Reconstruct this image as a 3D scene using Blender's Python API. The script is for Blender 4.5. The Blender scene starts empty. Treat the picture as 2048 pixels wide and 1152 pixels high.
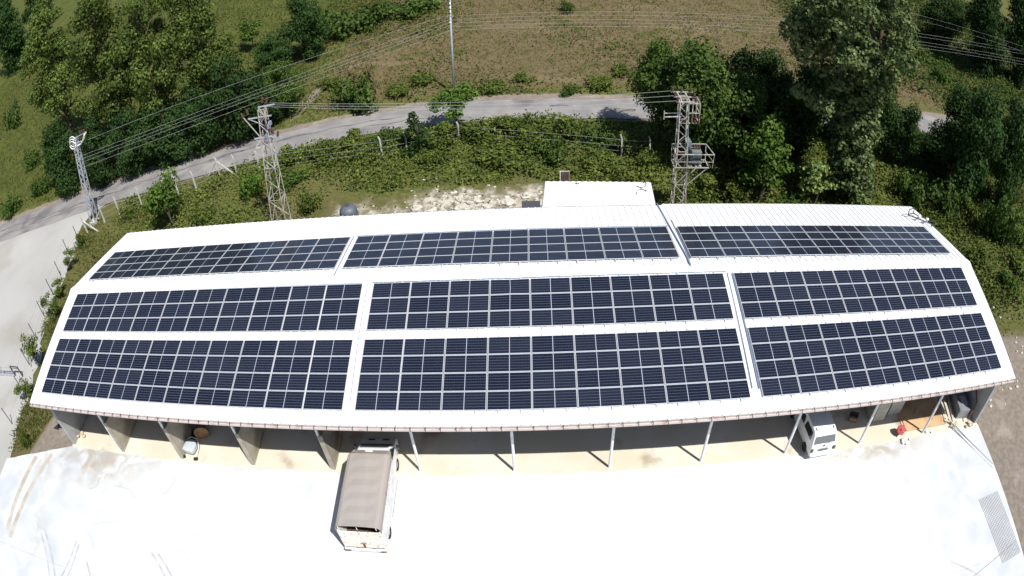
import bpy, bmesh, math, random
import numpy as np
from mathutils import Vector, Matrix, Euler

sc = bpy.context.scene
COL = sc.collection
R = math.radians
# ------------------------------------------------------------------ camera (wide-angle drone lens)
cam_d = bpy.data.cameras.new("camera")
cam = bpy.data.objects.new("camera", cam_d)
COL.objects.link(cam)
cam.matrix_world = Matrix(((0.998849, 0.029711, 0.037668, 31.337009), (0.010002, 0.638942, -0.76919, -20.951771), (-0.046921, 0.768681, 0.637909, 30.055563), (0, 0, 0, 1)))
cam_d.type = 'PANO'
cam_d.panorama_type = 'FISHEYE_LENS_POLYNOMIAL'
cam_d.fisheye_fov = R(160)
cam_d.sensor_width, cam_d.sensor_height = 36, 20.25
cam_d.lens = 23.2
for i, k in enumerate((-0.00061729346, -0.040460098, -0.00024159539, 1.7697168e-05, -9.1806702e-07)):
    setattr(cam_d, "fisheye_polynomial_k%d" % i, k)
cam_d.clip_start, cam_d.clip_end = .1, 5000
sc.camera = cam
# ------------------------------------------------------------------ light and exposure
SUN_AZ, SUN_EL = R(137.5), R(56.5)          # azimuth clockwise from +Y
world = bpy.data.worlds.new("World")
sc.world = world
world.use_nodes = True
wn = world.node_tree
bg = wn.nodes["Background"]
sky = wn.nodes.new("ShaderNodeTexSky")
sky.sky_type = 'NISHITA'
sky.sun_disc = False
sky.sun_elevation, sky.sun_rotation = SUN_EL, SUN_AZ
wn.links.new(sky.outputs[0], bg.inputs[0])
bg.inputs[1].default_value = .07
sun_d = bpy.data.lights.new("sun", 'SUN')
sun_d.energy, sun_d.angle, sun_d.color = 4.7, R(.5), (1, .965, .91)
sun = bpy.data.objects.new("sun", sun_d)
COL.objects.link(sun)
to_sun = Vector((math.sin(SUN_AZ) * math.cos(SUN_EL), math.cos(SUN_AZ) * math.cos(SUN_EL), math.sin(SUN_EL)))
sun.rotation_euler = to_sun.to_track_quat('Z', 'Y').to_euler()
sun.location = (30, -30, 80)
sc.view_settings.view_transform = 'Standard'
sc.view_settings.look = 'None'
sc.view_settings.gamma = 1
sc.view_settings.exposure = .42
sc.cycles.max_bounces = 8
sc.cycles.transparent_max_bounces = 8

# ------------------------------------------------------------------ helpers
def tag(o, label=None, cat=None, group=None, kind=None):
    if label: o["label"] = label
    if cat: o["category"] = cat
    if group: o["group"] = group
    if kind: o["kind"] = kind
    return o

def thing(name, label, cat, loc=(0, 0, 0), rotz=0, group=None):
    o = bpy.data.objects.new(name, None)
    o.empty_display_size = .2
    COL.objects.link(o)
    o.location = loc
    o.rotation_euler = (0, 0, rotz)
    return tag(o, label, cat, group)

def copy_tree(o, parent=None):
    c = o.copy()
    COL.objects.link(c)
    if parent is not None: c.parent = parent
    for ch in o.children: copy_tree(ch, c)
    return c

def fast_mesh(name, V, F, mats=(), attrs=None):
    "V (n,3), F (m,k) numpy arrays of one polygon size"
    me = bpy.data.meshes.new(name)
    V = np.ascontiguousarray(V, np.float32); F = np.ascontiguousarray(F, np.int32)
    k = F.shape[1]
    me.vertices.add(len(V)); me.vertices.foreach_set("co", V.ravel())
    me.loops.add(F.size); me.loops.foreach_set("vertex_index", F.ravel())
    me.polygons.add(len(F))
    me.polygons.foreach_set("loop_start", np.arange(0, F.size, k, dtype=np.int32))
    for n, a in (attrs or {}).items():
        at = me.attributes.new(n, 'FLOAT_COLOR', 'POINT')
        at.data.foreach_set("color", np.ascontiguousarray(a, np.float32).ravel())
    me.update(calc_edges=True); me.validate()
    for m in mats: me.materials.append(m)
    return me

def link(name, me, parent=None, loc=None):
    o = bpy.data.objects.new(name, me)
    COL.objects.link(o)
    if parent is not None: o.parent = parent
    if loc: o.location = loc
    return o

class MB:
    "collects simple shapes and links them as ONE mesh object"
    def __init__(s): s.v = []; s.f = []; s.m = []
    def add(s, vs, fs, m=0):
        b = len(s.v); s.v += [tuple(v) for v in vs]
        for f in fs: s.f.append([b + i for i in f]); s.m.append(m)
        return s
    def box(s, x0, x1, y0, y1, z0, z1, m=0, M=None):
        vs = [Vector((x, y, z)) for z in (z0, z1) for y in (y0, y1) for x in (x0, x1)]
        if M is not None: vs = [M @ v for v in vs]
        return s.add(vs, [(0, 2, 3, 1), (4, 5, 7, 6), (0, 1, 5, 4), (1, 3, 7, 5), (3, 2, 6, 7), (2, 0, 4, 6)], m)
    def bar(s, a, b, w, h=None, m=0, up=(0, 0, 1)):
        a, b = Vector(a), Vector(b); d = (b - a).normalized(); u = Vector(up)
        x = d.cross(u)
        if x.length < 1e-3: x = d.cross(Vector((1, 0, 0)))
        x.normalize(); y = x.cross(d); h = h or w
        vs = [p + x * sx * w / 2 + y * sy * h / 2 for p in (a, b) for sx, sy in ((-1, -1), (1, -1), (1, 1), (-1, 1))]
        return s.add(vs, [(0, 1, 2, 3), (7, 6, 5, 4), (0, 4, 5, 1), (1, 5, 6, 2), (2, 6, 7, 3), (3, 7, 4, 0)], m)
    def cyl(s, a, b, r0, r1=None, n=10, m=0):
        a, b = Vector(a), Vector(b); r1 = r0 if r1 is None else r1
        d = (b - a).normalized(); x = d.cross(Vector((0, 0, 1)))
        if x.length < 1e-3: x = d.cross(Vector((1, 0, 0)))
        x.normalize(); y = d.cross(x)
        vs = [p + (x * math.cos(t) + y * math.sin(t)) * r for p, r in ((a, r0), (b, r1)) for t in [2 * math.pi * i / n for i in range(n)]]
        fs = [(i, (i + 1) % n, n + (i + 1) % n, n + i) for i in range(n)] + [tuple(range(n))[::-1], tuple(range(n, 2 * n))]
        return s.add(vs, fs, m)
    def tube(s, pts, r, n=6, m=0):
        pts = [Vector(p) for p in pts]; rs = r if isinstance(r, (list, tuple)) else [r] * len(pts)
        vs = []
        for i, p in enumerate(pts):
            d = (pts[min(i + 1, len(pts) - 1)] - pts[max(i - 1, 0)]).normalized()
            x = d.cross(Vector((0, 0, 1)))
            if x.length < 1e-3: x = d.cross(Vector((1, 0, 0)))
            x.normalize(); y = d.cross(x)
            vs += [p + (x * math.cos(t) + y * math.sin(t)) * rs[i] for t in [2 * math.pi * k / n for k in range(n)]]
        fs = [(i * n + k, i * n + (k + 1) % n, (i + 1) * n + (k + 1) % n, (i + 1) * n + k) for i in range(len(pts) - 1) for k in range(n)]
        fs += [tuple(range(n))[::-1], tuple(range((len(pts) - 1) * n, len(pts) * n))]
        return s.add(vs, fs, m)
    def loft(s, rings, m=0, caps=True, closed=True):
        n = len(rings[0]); vs = [p for r in rings for p in r]
        fs = [(i * n + k, i * n + (k + 1) % n, (i + 1) * n + (k + 1) % n, (i + 1) * n + k) for i in range(len(rings) - 1) for k in range(n if closed else n - 1)]
        if caps: fs += [tuple(range(n))[::-1], tuple(range((len(rings) - 1) * n, len(rings) * n))]
        return s.add(vs, fs, m)
    def prism(s, poly, vec, m=0):
        vec = Vector(vec); poly = [Vector(p) for p in poly]
        return s.loft([poly, [p + vec for p in poly]], m)
    def lathe(s, prof, c=(0, 0, 0), n=16, m=0):
        return s.loft([[(c[0] + r * math.cos(2 * math.pi * k / n), c[1] + r * math.sin(2 * math.pi * k / n), c[2] + z) for k in range(n)] for r, z in prof], m)
    def build(s, name, mats, parent=None, bevel=0, smooth=False, seg=2):
        me = bpy.data.meshes.new(name)
        me.from_pydata(s.v, [], s.f)
        for m in (mats if isinstance(mats, (list, tuple)) else [mats]): me.materials.append(m)
        me.polygons.foreach_set("material_index", s.m)
        bm = bmesh.new(); bm.from_mesh(me)
        bmesh.ops.recalc_face_normals(bm, faces=bm.faces); bm.to_mesh(me); bm.free()
        if smooth: me.polygons.foreach_set("use_smooth", [True] * len(me.polygons))
        o = link(name, me, parent)
        if bevel:
            b = o.modifiers.new("bevel", 'BEVEL'); b.width = bevel; b.segments = seg; b.limit_method = 'ANGLE'; b.angle_limit = R(35)
            if smooth: b.harden_normals = False
        return o

def nd(nt, t, **kw):
    n = nt.nodes.new(t)
    for k, v in kw.items():
        if k.startswith("i_"): n.inputs[int(k[2:]) if k[2:].isdigit() else k[2:]].default_value = v
        else: setattr(n, k, v)
    return n

def mat(name, c1, c2=None, scale=3., rough=.7, metal=0., spec=.5, bump=0., bscale=None, lo=.35, hi=.65, detail=6, coord='Object', c3=None, s3=.3, lo3=.5, hi3=.7, stretch=None):
    m = bpy.data.materials.new(name); m.use_nodes = True; nt = m.node_tree; L = nt.links.new
    b = nt.nodes["Principled BSDF"]
    b.inputs["Base Color"].default_value = (*c1, 1); b.inputs["Roughness"].default_value = rough
    b.inputs["Metallic"].default_value = metal; b.inputs["Specular IOR Level"].default_value = spec
    tc = nd(nt, "ShaderNodeTexCoord"); vec = tc.outputs[coord]
    if stretch:
        mp = nd(nt, "ShaderNodeMapping"); mp.inputs["Scale"].default_value = stretch; L(vec, mp.inputs[0]); vec = mp.outputs[0]
    def noise(s, d=detail):
        n = nd(nt, "ShaderNodeTexNoise"); n.inputs["Scale"].default_value = s; n.inputs["Detail"].default_value = d; L(vec, n.inputs["Vector"]); return n.outputs[0]
    def ramp(src, a, z):
        r = nd(nt, "ShaderNodeMapRange", interpolation_type='SMOOTHSTEP'); r.inputs[1].default_value = a; r.inputs[2].default_value = z; L(src, r.inputs[0]); return r.outputs[0]
    def mix(f, a, bb):
        x = nd(nt, "ShaderNodeMix", data_type='RGBA'); L(f, x.inputs[0])
        if isinstance(a, tuple): x.inputs[6].default_value = (*a, 1)
        else: L(a, x.inputs[6])
        x.inputs[7].default_value = (*bb, 1); return x.outputs[2]
    col = None
    if c2: col = mix(ramp(noise(scale), lo, hi), c1, c2)
    if c3: col = mix(ramp(noise(s3), lo3, hi3), col if col is not None else c1, c3)
    if col is not None: L(col, b.inputs["Base Color"])
    if bump:
        bp = nd(nt, "ShaderNodeBump"); bp.inputs["Strength"].default_value = bump; bp.inputs["Distance"].default_value = .05
        L(noise(bscale or scale * 4, 4), bp.inputs["Height"]); L(bp.outputs[0], b.inputs["Normal"])
    return m

def leaf_mat(name, c1, c2, trans=.25, cs=.35, c3=None):
    m = bpy.data.materials.new(name); m.use_nodes = True; nt = m.node_tree; L = nt.links.new
    nt.nodes.clear()
    out = nd(nt, "ShaderNodeOutputMaterial"); geo = nd(nt, "ShaderNodeNewGeometry"); oi = nd(nt, "ShaderNodeObjectInfo")
    cr = nd(nt, "ShaderNodeValToRGB"); e = cr.color_ramp.elements
    e[0].color = (*c1, 1); e[1].color = (*c2, 1); e[0].position = .1; e[1].position = .85
    if c3: x = e.new(.97); x.color = (*c3, 1)
    tc = nd(nt, "ShaderNodeTexCoord"); no = nd(nt, "ShaderNodeTexNoise"); no.inputs["Scale"].default_value = cs; no.inputs["Detail"].default_value = 3
    L(tc.outputs["Object"], no.inputs["Vector"])
    a = nd(nt, "ShaderNodeMath", operation='MULTIPLY'); a.inputs[1].default_value = .55; L(geo.outputs["Random Per Island"], a.inputs[0])
    b = nd(nt, "ShaderNodeMath", operation='MULTIPLY_ADD'); b.inputs[1].default_value = 1.1; L(no.outputs[0], b.inputs[0]); L(a.outputs[0], b.inputs[2])
    c = nd(nt, "ShaderNodeMath", operation='SUBTRACT'); c.inputs[1].default_value = .38; L(b.outputs[0], c.inputs[0])
    L(c.outputs[0], cr.inputs[0])
    hs = nd(nt, "ShaderNodeHueSaturation"); L(cr.outputs[0], hs.inputs["Color"])
    v = nd(nt, "ShaderNodeMapRange"); v.inputs[3].default_value = .82; v.inputs[4].default_value = 1.2; L(oi.outputs["Random"], v.inputs[0]); L(v.outputs[0], hs.inputs["Value"])
    p = nd(nt, "ShaderNodeBsdfPrincipled"); p.inputs["Roughness"].default_value = .7; p.inputs["Specular IOR Level"].default_value = .12
    t = nd(nt, "ShaderNodeBsdfTranslucent"); mx = nd(nt, "ShaderNodeMixShader"); mx.inputs[0].default_value = trans
    L(hs.outputs[0], p.inputs["Base Color"]); L(hs.outputs[0], t.inputs[0]); L(p.outputs[0], mx.inputs[1]); L(t.outputs[0], mx.inputs[2]); L(mx.outputs[0], out.inputs[0])
    return m

ORD = "first second third fourth fifth sixth seventh eighth ninth tenth eleventh twelfth thirteenth fourteenth fifteenth".split()

# ------------------------------------------------------------------ materials
M = {}
M['roof'] = mat("white_roof_sheet", (.80, .81, .82), (.74, .75, .76), 1.2, rough=.45)
M['trim'] = mat("dark_trim", (.06, .06, .07), rough=.5)
M['gutter'] = mat("gutter_paint", (.52, .47, .45), (.36, .24, .215), 1.5, rough=.5, lo=.5, hi=.75)
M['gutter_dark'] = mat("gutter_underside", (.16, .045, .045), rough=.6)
M['alu'] = mat("aluminium", (.58, .60, .64), rough=.4, metal=.2)
M['steel_white'] = mat("white_painted_steel", (.72, .73, .76), (.6, .6, .62), 4, rough=.45)
M['galv'] = mat("galvanised_steel", (.50, .53, .58), (.38, .40, .45), 5, rough=.45, metal=.3)
M['rustcream'] = mat("weathered_lattice_steel", (.40, .385, .36), (.26, .17, .115), 1.0, rough=.6, lo=.45, hi=.8)
M['conduit'] = mat("blue_grey_conduit", (.20, .25, .36), rough=.5)
M['wallconc'] = mat("rough_concrete_wall", (.36, .33, .27), (.27, .24, .19), 1.1, rough=.9, bump=.4, c3=(.2, .17, .13), s3=.7)
M['wallgrey'] = mat("grey_concrete_wall", (.33, .34, .34), (.26, .27, .27), 1.0, rough=.9, bump=.3)
M['slab'] = mat("slab_concrete", (.57, .51, .40), (.62, .58, .50), .3, rough=.85, bump=.15, bscale=6, c3=(.36, .30, .225), s3=.5, lo3=.56, hi3=.74)
M['under'] = mat("roof_underside", (.16, .16, .18), (.12, .115, .13), 1, rough=.8)
M['road'] = mat("worn_asphalt", (.20, .19, .19), (.26, .25, .24), .5, rough=.9, bump=.3, bscale=12, c3=(.13, .12, .125), s3=.22, lo3=.52, hi3=.7)
M['drive'] = mat("driveway_concrete", (.33, .325, .31), (.38, .375, .36), .12, rough=.9, bump=.1, bscale=8, c3=(.30, .285, .26), s3=.16)
M['dark'] = mat("black_rubber", (.018, .018, .02), rough=.8)
M['black'] = mat("black_cloth", (.02, .02, .024), rough=.9)
M['glass'] = mat("dark_glass", (.02, .025, .03), rough=.06, spec=.8)
M['rearglass'] = mat("grey_glass", (.10, .115, .125), rough=.08, spec=.8)
M['paint'] = mat("white_vehicle_paint", (.78, .79, .80), (.70, .71, .72), 2, rough=.28, spec=.55)
M['paintdirty'] = mat("dusty_white_paint", (.70, .71, .72), (.55, .55, .54), 3, rough=.5)
M['tarp'] = mat("grey_tarpaulin", (.33, .30, .275), (.30, .275, .255), .8, rough=.8, bump=.2, bscale=2, stretch=(1.6, .35, 1), lo=.3, hi=.7)
M['rustgate'] = mat("rusty_white_panel", (.72, .69, .62), (.34, .19, .10), 8, rough=.7, lo=.54, hi=.66, stretch=(1, 1, 2.2), detail=9)
M['rust'] = mat("rusty_metal", (.22, .085, .045), (.13, .05, .03), 6, rough=.85)
M['wood'] = mat("old_wood", (.30, .18, .09), (.2, .11, .06), 3, rough=.85)
M['ply'] = mat("orange_plywood", (.56, .38, .22), (.50, .32, .17), 1.2, rough=.8, c3=(.42, .26, .14), s3=.9)
M['lightwood'] = mat("pale_timber", (.6, .55, .45), (.45, .4, .32), 3, rough=.85)
M['red'] = mat("faded_red_plastic", (.45, .05, .06), (.36, .05, .06), 4, rough=.6)
M['tub'] = mat("pale_blue_grey_plastic", (.46, .52, .56), (.40, .46, .50), 2, rough=.45)
M['cabinet'] = mat("grey_metal_cabinet", (.22, .23, .26), (.17, .18, .2), 2, rough=.5)
M['transf'] = mat("transformer_paint", (.15, .20, .205), (.11, .15, .155), 4, rough=.5)
M['insul'] = mat("brown_porcelain", (.10, .05, .042), rough=.25)
M['white'] = mat("white_plastic", (.78, .78, .78), (.7, .7, .7), 5, rough=.5)
M['beige'] = mat("beige_sack", (.5, .42, .3), (.4, .33, .23), 6, rough=.9)
M['card'] = mat("brown_cardboard", (.27, .17, .1), (.22, .13, .08), 4, rough=.9)
M['tank'] = mat("grey_tank_plastic", (.10, .115, .14), (.08, .095, .12), 3, rough=.55)
M['pylonarm'] = mat("dull_pylon_steel", (.46, .46, .45), (.30, .25, .2), 3, rough=.6)
M['mesh'] = mat("dark_mesh_wire", (.33, .33, .34), rough=.6)
M['brownsheet'] = mat("brown_sheet", (.10, .065, .05), (.07, .045, .035), 3, rough=.85)
M['tar'] = mat("old_tar_seam", (.085, .08, .085), (.17, .16, .16), 1.2, rough=.85, lo=.3, hi=.62)
M['crack'] = mat("crack_dirt", (.22, .21, .2), rough=.95)
M['wire'] = mat("weathered_wire", (.30, .31, .32), rough=.6)
M['rock'] = mat("pale_limestone", (.56, .53, .47), (.36, .335, .29), 1.6, rough=.95, bump=.6, bscale=5, c3=(.68, .65, .59), s3=.8)
M['postconc'] = mat("white_concrete_post", (.54, .53, .50), (.40, .39, .36), 3, rough=.85)
M['bark'] = mat("tree_bark", (.11, .085, .06), (.06, .045, .03), 4, rough=.95)
M['mark'] = mat("tyre_rubber_mark", (.36, .37, .39), (.50, .51, .52), 1.5, rough=.9, lo=.3, hi=.7)
M['brownmark'] = mat("dried_mud_stain", (.37, .33, .26), (.48, .47, .43), .9, rough=.95, lo=.3, hi=.7)
M['leaf_tall'] = leaf_mat("olive_green_leaf", (.026, .052, .008), (.165, .220, .052), cs=.5)
M['leaf_dark'] = leaf_mat("dark_green_leaf", (0.013, 0.037, 0.009), (0.058, 0.106, 0.028), cs=.6)
M['leaf_broad'] = leaf_mat("mid_green_leaf", (0.026, 0.059, 0.009), (0.104, 0.161, 0.036), cs=.5)
M['leaf_ivy'] = leaf_mat("silver_green_leaf", (.026, .054, .014), (.26, .33, .13), cs=.8, c3=(.44, .50, .27))
M['leaf_light'] = leaf_mat("light_green_leaf", (0.036, 0.083, 0.011), (0.130, 0.207, 0.038), cs=.7)
M['leaf_maple'] = leaf_mat("pale_yellow_green_leaf", (0.072, 0.120, 0.022), (0.288, 0.368, 0.128), cs=.9)
M['leaf_bramble'] = leaf_mat("bramble_leaf", (.036, .066, .011), (.170, .210, .046), cs=.4, c3=(.20, .18, .055))
M['leaf_weed'] = leaf_mat("yellowing_weed_leaf", (0.066, 0.082, 0.017), (0.167, 0.178, 0.055), cs=.5, c3=(0.176, 0.144, 0.060))
M['leaf_dry'] = leaf_mat("dry_grass_blade", (0.101, 0.088, 0.033), (0.175, 0.141, 0.069), cs=.15, trans=.35)
M['leaf_field'] = leaf_mat("fresh_grass_blade", (.058, .074, .016), (.120, .132, .028), cs=.12, trans=.35)

def block_mat():
    m = mat("pale_block_masonry", (.40, .38, .34), rough=.9); nt = m.node_tree; L = nt.links.new
    b = nt.nodes["Principled BSDF"]; tc = nd(nt, "ShaderNodeTexCoord"); mp = nd(nt, "ShaderNodeMapping"); mp.inputs["Rotation"].default_value = (R(90), 0, 0)
    br = nd(nt, "ShaderNodeTexBrick"); br.inputs["Scale"].default_value = 1; br.inputs["Brick Width"].default_value = 1.3; br.inputs["Row Height"].default_value = .42
    br.inputs["Mortar Size"].default_value = .018; br.inputs["Color1"].default_value = (.46, .44, .40, 1); br.inputs["Color2"].default_value = (.38, .36, .32, 1); br.inputs["Mortar"].default_value = (.30, .28, .25, 1)
    L(tc.outputs["Object"], mp.inputs[0]); L(mp.outputs[0], br.inputs[0]); L(br.outputs[0], b.inputs["Base Color"]); return m
M['block'] = block_mat()

def cell_mat():
    "mono cells: 24 x 6 half cells with pale gaps, a wider gap across the middle"
    m = bpy.data.materials.new("solar_cells"); m.use_nodes = True; nt = m.node_tree; L = nt.links.new
    b = nt.nodes["Principled BSDF"]; tc = nd(nt, "ShaderNodeTexCoord"); sp = nd(nt, "ShaderNodeSeparateXYZ"); L(tc.outputs["Object"], sp.inputs[0])
    def gap(src, pitch, half):
        a = nd(nt, "ShaderNodeMath", operation='PINGPONG'); a.inputs[1].default_value = pitch / 2; L(src, a.inputs[0])
        c = nd(nt, "ShaderNodeMath", operation='LESS_THAN'); c.inputs[1].default_value = half; L(a.outputs[0], c.inputs[0]); return c.outputs[0]
    def mx(a, c):
        k = nd(nt, "ShaderNodeMath", operation='MAXIMUM'); L(a, k.inputs[0]); L(c, k.inputs[1]); return k.outputs[0]
    gx = gap(sp.outputs[0], .0822, .0008); gy = gap(sp.outputs[1], .1588, .006)
    ab = nd(nt, "ShaderNodeMath", operation='ABSOLUTE'); L(sp.outputs[0], ab.inputs[0])
    gm = nd(nt, "ShaderNodeMath", operation='LESS_THAN'); gm.inputs[1].default_value = .016; L(ab.outputs[0], gm.inputs[0])
    oi = nd(nt, "ShaderNodeObjectInfo"); c = nd(nt, "ShaderNodeMix", data_type='RGBA'); L(oi.outputs["Random"], c.inputs[0])
    c.inputs[6].default_value = (.006, .0082, .019, 1); c.inputs[7].default_value = (.012, .0145, .028, 1)
    x1 = nd(nt, "ShaderNodeMix", data_type='RGBA'); L(mx(gx, gy), x1.inputs[0]); L(c.outputs[2], x1.inputs[6]); x1.inputs[7].default_value = (.13, .155, .20, 1)
    x2 = nd(nt, "ShaderNodeMix", data_type='RGBA'); L(gm.outputs[0], x2.inputs[0]); L(x1.outputs[2], x2.inputs[6]); x2.inputs[7].default_value = (.36, .39, .46, 1)
    L(x2.outputs[2], b.inputs["Base Color"]); b.inputs["Roughness"].default_value = .12; b.inputs["Specular IOR Level"].default_value = .38
    return m
M['cells'] = cell_mat()

def yard_mat():
    m = bpy.data.materials.new("pale_yard_concrete"); m.use_nodes = True; nt = m.node_tree; L = nt.links.new
    b = nt.nodes["Principled BSDF"]; b.inputs["Roughness"].default_value = .85
    tc = nd(nt, "ShaderNodeTexCoord")
    def noise(s, d=6, dist=0):
        n = nd(nt, "ShaderNodeTexNoise"); n.inputs["Scale"].default_value = s; n.inputs["Detail"].default_value = d; n.inputs["Distortion"].default_value = dist; L(tc.outputs["Object"], n.inputs["Vector"]); return n.outputs[0]
    def ramp(src, a, z):
        r = nd(nt, "ShaderNodeMapRange", interpolation_type='SMOOTHSTEP'); r.inputs[1].default_value = a; r.inputs[2].default_value = z; L(src, r.inputs[0]); return r.outputs[0]
    def mix(f, a, c):
        x = nd(nt, "ShaderNodeMix", data_type='RGBA'); L(f, x.inputs[0])
        if isinstance(a, tuple): x.inputs[6].default_value = (*a, 1)
        else: L(a, x.inputs[6])
        x.inputs[7].default_value = (*c, 1); return x.outputs[2]
    col = mix(ramp(noise(.11, 4), .35, .7), (.66, .675, .68), (.585, .605, .62))
    col = mix(ramp(noise(.35, 8, 1.2), .52, .72), col, (.51, .54, .56))
    at = nd(nt, "ShaderNodeAttribute", attribute_name="zone"); sp = nd(nt, "ShaderNodeSeparateColor"); L(at.outputs["Color"], sp.inputs[0])
    mu = nd(nt, "ShaderNodeMath", operation='MULTIPLY'); L(sp.outputs[0], mu.inputs[0]); L(ramp(noise(.8, 8, .8), .35, .65), mu.inputs[1])
    col = mix(mu.outputs[0], col, (.36, .30, .225))
    mu2 = nd(nt, "ShaderNodeMath", operation='MULTIPLY'); L(sp.outputs[1], mu2.inputs[0]); L(ramp(noise(.5, 5, .5), .2, .7), mu2.inputs[1])
    col = mix(mu2.outputs[0], col, (.395, .425, .46))
    L(col, b.inputs["Base Color"])
    bp = nd(nt, "ShaderNodeBump"); bp.inputs["Strength"].default_value = .12; bp.inputs["Distance"].default_value = .03; L(noise(5, 5), bp.inputs["Height"]); L(bp.outputs[0], b.inputs["Normal"])
    return m
M['yard'] = yard_mat()

def ground_mat():
    m = bpy.data.materials.new("field_and_earth"); m.use_nodes = True; nt = m.node_tree; L = nt.links.new
    b = nt.nodes["Principled BSDF"]; b.inputs["Roughness"].default_value = .95; b.inputs["Specular IOR Level"].default_value = .15
    tc = nd(nt, "ShaderNodeTexCoord"); at = nd(nt, "ShaderNodeAttribute", attribute_name="zone"); sp = nd(nt, "ShaderNodeSeparateColor"); L(at.outputs["Color"], sp.inputs[0])
    def noise(s, d=6, st=(1, 1, 1)):
        mp = nd(nt, "ShaderNodeMapping"); mp.inputs["Scale"].default_value = st; L(tc.outputs["Object"], mp.inputs[0])
        n = nd(nt, "ShaderNodeTexNoise"); n.inputs["Scale"].default_value = s; n.inputs["Detail"].default_value = d; L(mp.outputs[0], n.inputs["Vector"]); return n.outputs[0]
    def ramp(src, a, z):
        r = nd(nt, "ShaderNodeMapRange", interpolation_type='SMOOTHSTEP'); r.inputs[1].default_value = a; r.inputs[2].default_value = z; L(src, r.inputs[0]); return r.outputs[0]
    def mix(f, a, c):
        x = nd(nt, "ShaderNodeMix", data_type='RGBA'); L(f, x.inputs[0])
        for s, k in ((6, a), (7, c)):
            if isinstance(k, tuple): x.inputs[s].default_value = (*k, 1)
            else: L(k, x.inputs[s])
        return x.outputs[2]
    def weight(ch, n, amt):          # zone weight broken up by noise
        a = nd(nt, "ShaderNodeMath", operation='MULTIPLY_ADD'); a.inputs[1].default_value = amt; L(n, a.inputs[0]); L(ch, a.inputs[2])
        return ramp(a.outputs[0], .5 + amt * .5 - .16, .5 + amt * .5 + .16)
    n1, n2, n3 = noise(.5, 7), noise(2.2, 6), noise(.12, 4)
    green = mix(ramp(n2, .35, .65), (.062, .076, .020), (.115, .118, .036))
    green = mix(ramp(n3, .4, .6), green, (.10, .098, .034))
    field = mix(ramp(n1, .35, .68), (.082, .092, .022), (.055, .069, .018))
    dry = mix(ramp(n2, .3, .7), (.138, .108, .056), (.100, .082, .040))
    dry = mix(ramp(n1, .5, .68), dry, (.072, .078, .024))
    dry = mix(ramp(noise(.3, 5, (.35, 1.6, 1)), .55, .7), dry, (.150, .118, .066))
    dirt = mix(ramp(n2, .3, .7), (.235, .20, .165), (.175, .15, .125))
    dirt = mix(ramp(n1, .55, .7), dirt, (.27, .24, .20))
    rock = mix(ramp(noise(1.6, 8), .38, .62), (.46, .43, .37), (.20, .175, .13))
    c = mix(weight(sp.outputs[2], n1, .5), green, field)
    c = mix(weight(sp.outputs[1], n1, .5), c, dry)
    c = mix(weight(sp.outputs[0], n2, .5), c, dirt)
    c = mix(weight(at.outputs["Alpha"], noise(.9, 7), .7), c, rock)
    L(c, b.inputs["Base Color"])
    bp = nd(nt, "ShaderNodeBump"); bp.inputs["Strength"].default_value = .5; bp.inputs["Distance"].default_value = .12; L(noise(3.5, 6), bp.inputs["Height"]); L(bp.outputs[0], b.inputs["Normal"])
    return m
M['ground'] = ground_mat()

# ------------------------------------------------------------------ terrain height
ROAD = [(-620,-60,-1.5),(-120,8,-.6),(-60,21,.2),(-31,27.45,.6),(-22,29.5,.8),(-14.6,31.3,1.),(-8,33,1.2),(-2,34.4,1.4),(3.9,36.1,1.6),(9,37.4,1.8),(14.2,38.4,2.),(22,39.7,2.),(29.4,40.1,2.),(39.6,39.7,2.),(55,39.6,2.),(76.8,40.1,2.),(94,40,2.),(150,38,1.5),(900,20,0.)]
RXs=np.array([p[0] for p in ROAD],float);RYs=np.array([p[1] for p in ROAD],float);RZs=np.array([p[2] for p in ROAD],float)
def sstep(t):
    t=np.clip(t,0,1); return t*t*(3-2*t)
def hnoise(x,y,seed=0):
    "cheap smooth value noise, -1..1"
    r=np.random.RandomState(seed);o=0
    for k in range(6):
        a=r.uniform(0,6.28);f=r.uniform(.6,1.6);p=r.uniform(0,6.28)
        o=o+np.sin((x*np.cos(a)+y*np.sin(a))*f+p+1.3*np.sin((x*np.sin(a)-y*np.cos(a))*f*.7+p))
    return o/6
def terrain(x,y):
    x=np.asarray(x,float);y=np.asarray(y,float)
    yr=np.interp(x,RXs,RYs);zr=np.interp(x,RXs,RZs);d=y-yr
    yb=np.minimum(19.5,yr-9)
    low=zr*sstep((y-yb)/(yr-2.8-yb))
    up=zr+.13*np.maximum(0,d-3.2)+.35*sstep((d-3)/3)+hnoise(x*.06,y*.06,3)*np.clip((d-4)/20,0,1)*1.6+hnoise(x*.3,y*.3,5)*np.clip((d-4)/6,0,1)*.15
    z=np.where(d>2.8,up,np.where(d>-2.8,zr-.06,low))
    bank=np.clip((y-20)/3,0,1)*np.clip((-d-3)/3,0,1)*np.clip((x+8)/6,0,1)
    z=z+bank*(hnoise(x*.45,y*.6,7)*.25+.1)
    rt=sstep((x-64)/9)*np.clip((y-2)/8,0,1)*np.clip((-d-3)/6,0,1)
    z=z+rt*(1.3+hnoise(x*.3,y*.3,9)*.35)
    return z
# ------------------------------------------------------------------ the ground
def axis(a, b, st, lo, hi):
    v = list(np.arange(a, b + .01, st)); s = st; x = b
    while x < hi: s *= 1.22; x += s; v.append(x)
    s = st; x = a; w = []
    while x > lo: s *= 1.22; x -= s; w.append(x)
    return np.array(w[::-1] + v)
gx = axis(-42, 112, .75, -700, 900); gy = axis(-16, 74, .75, -300, 1000)
X, Y = np.meshgrid(gx, gy); Z = terrain(X, Y)
D = Y - np.interp(X, RXs, RYs)
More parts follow.
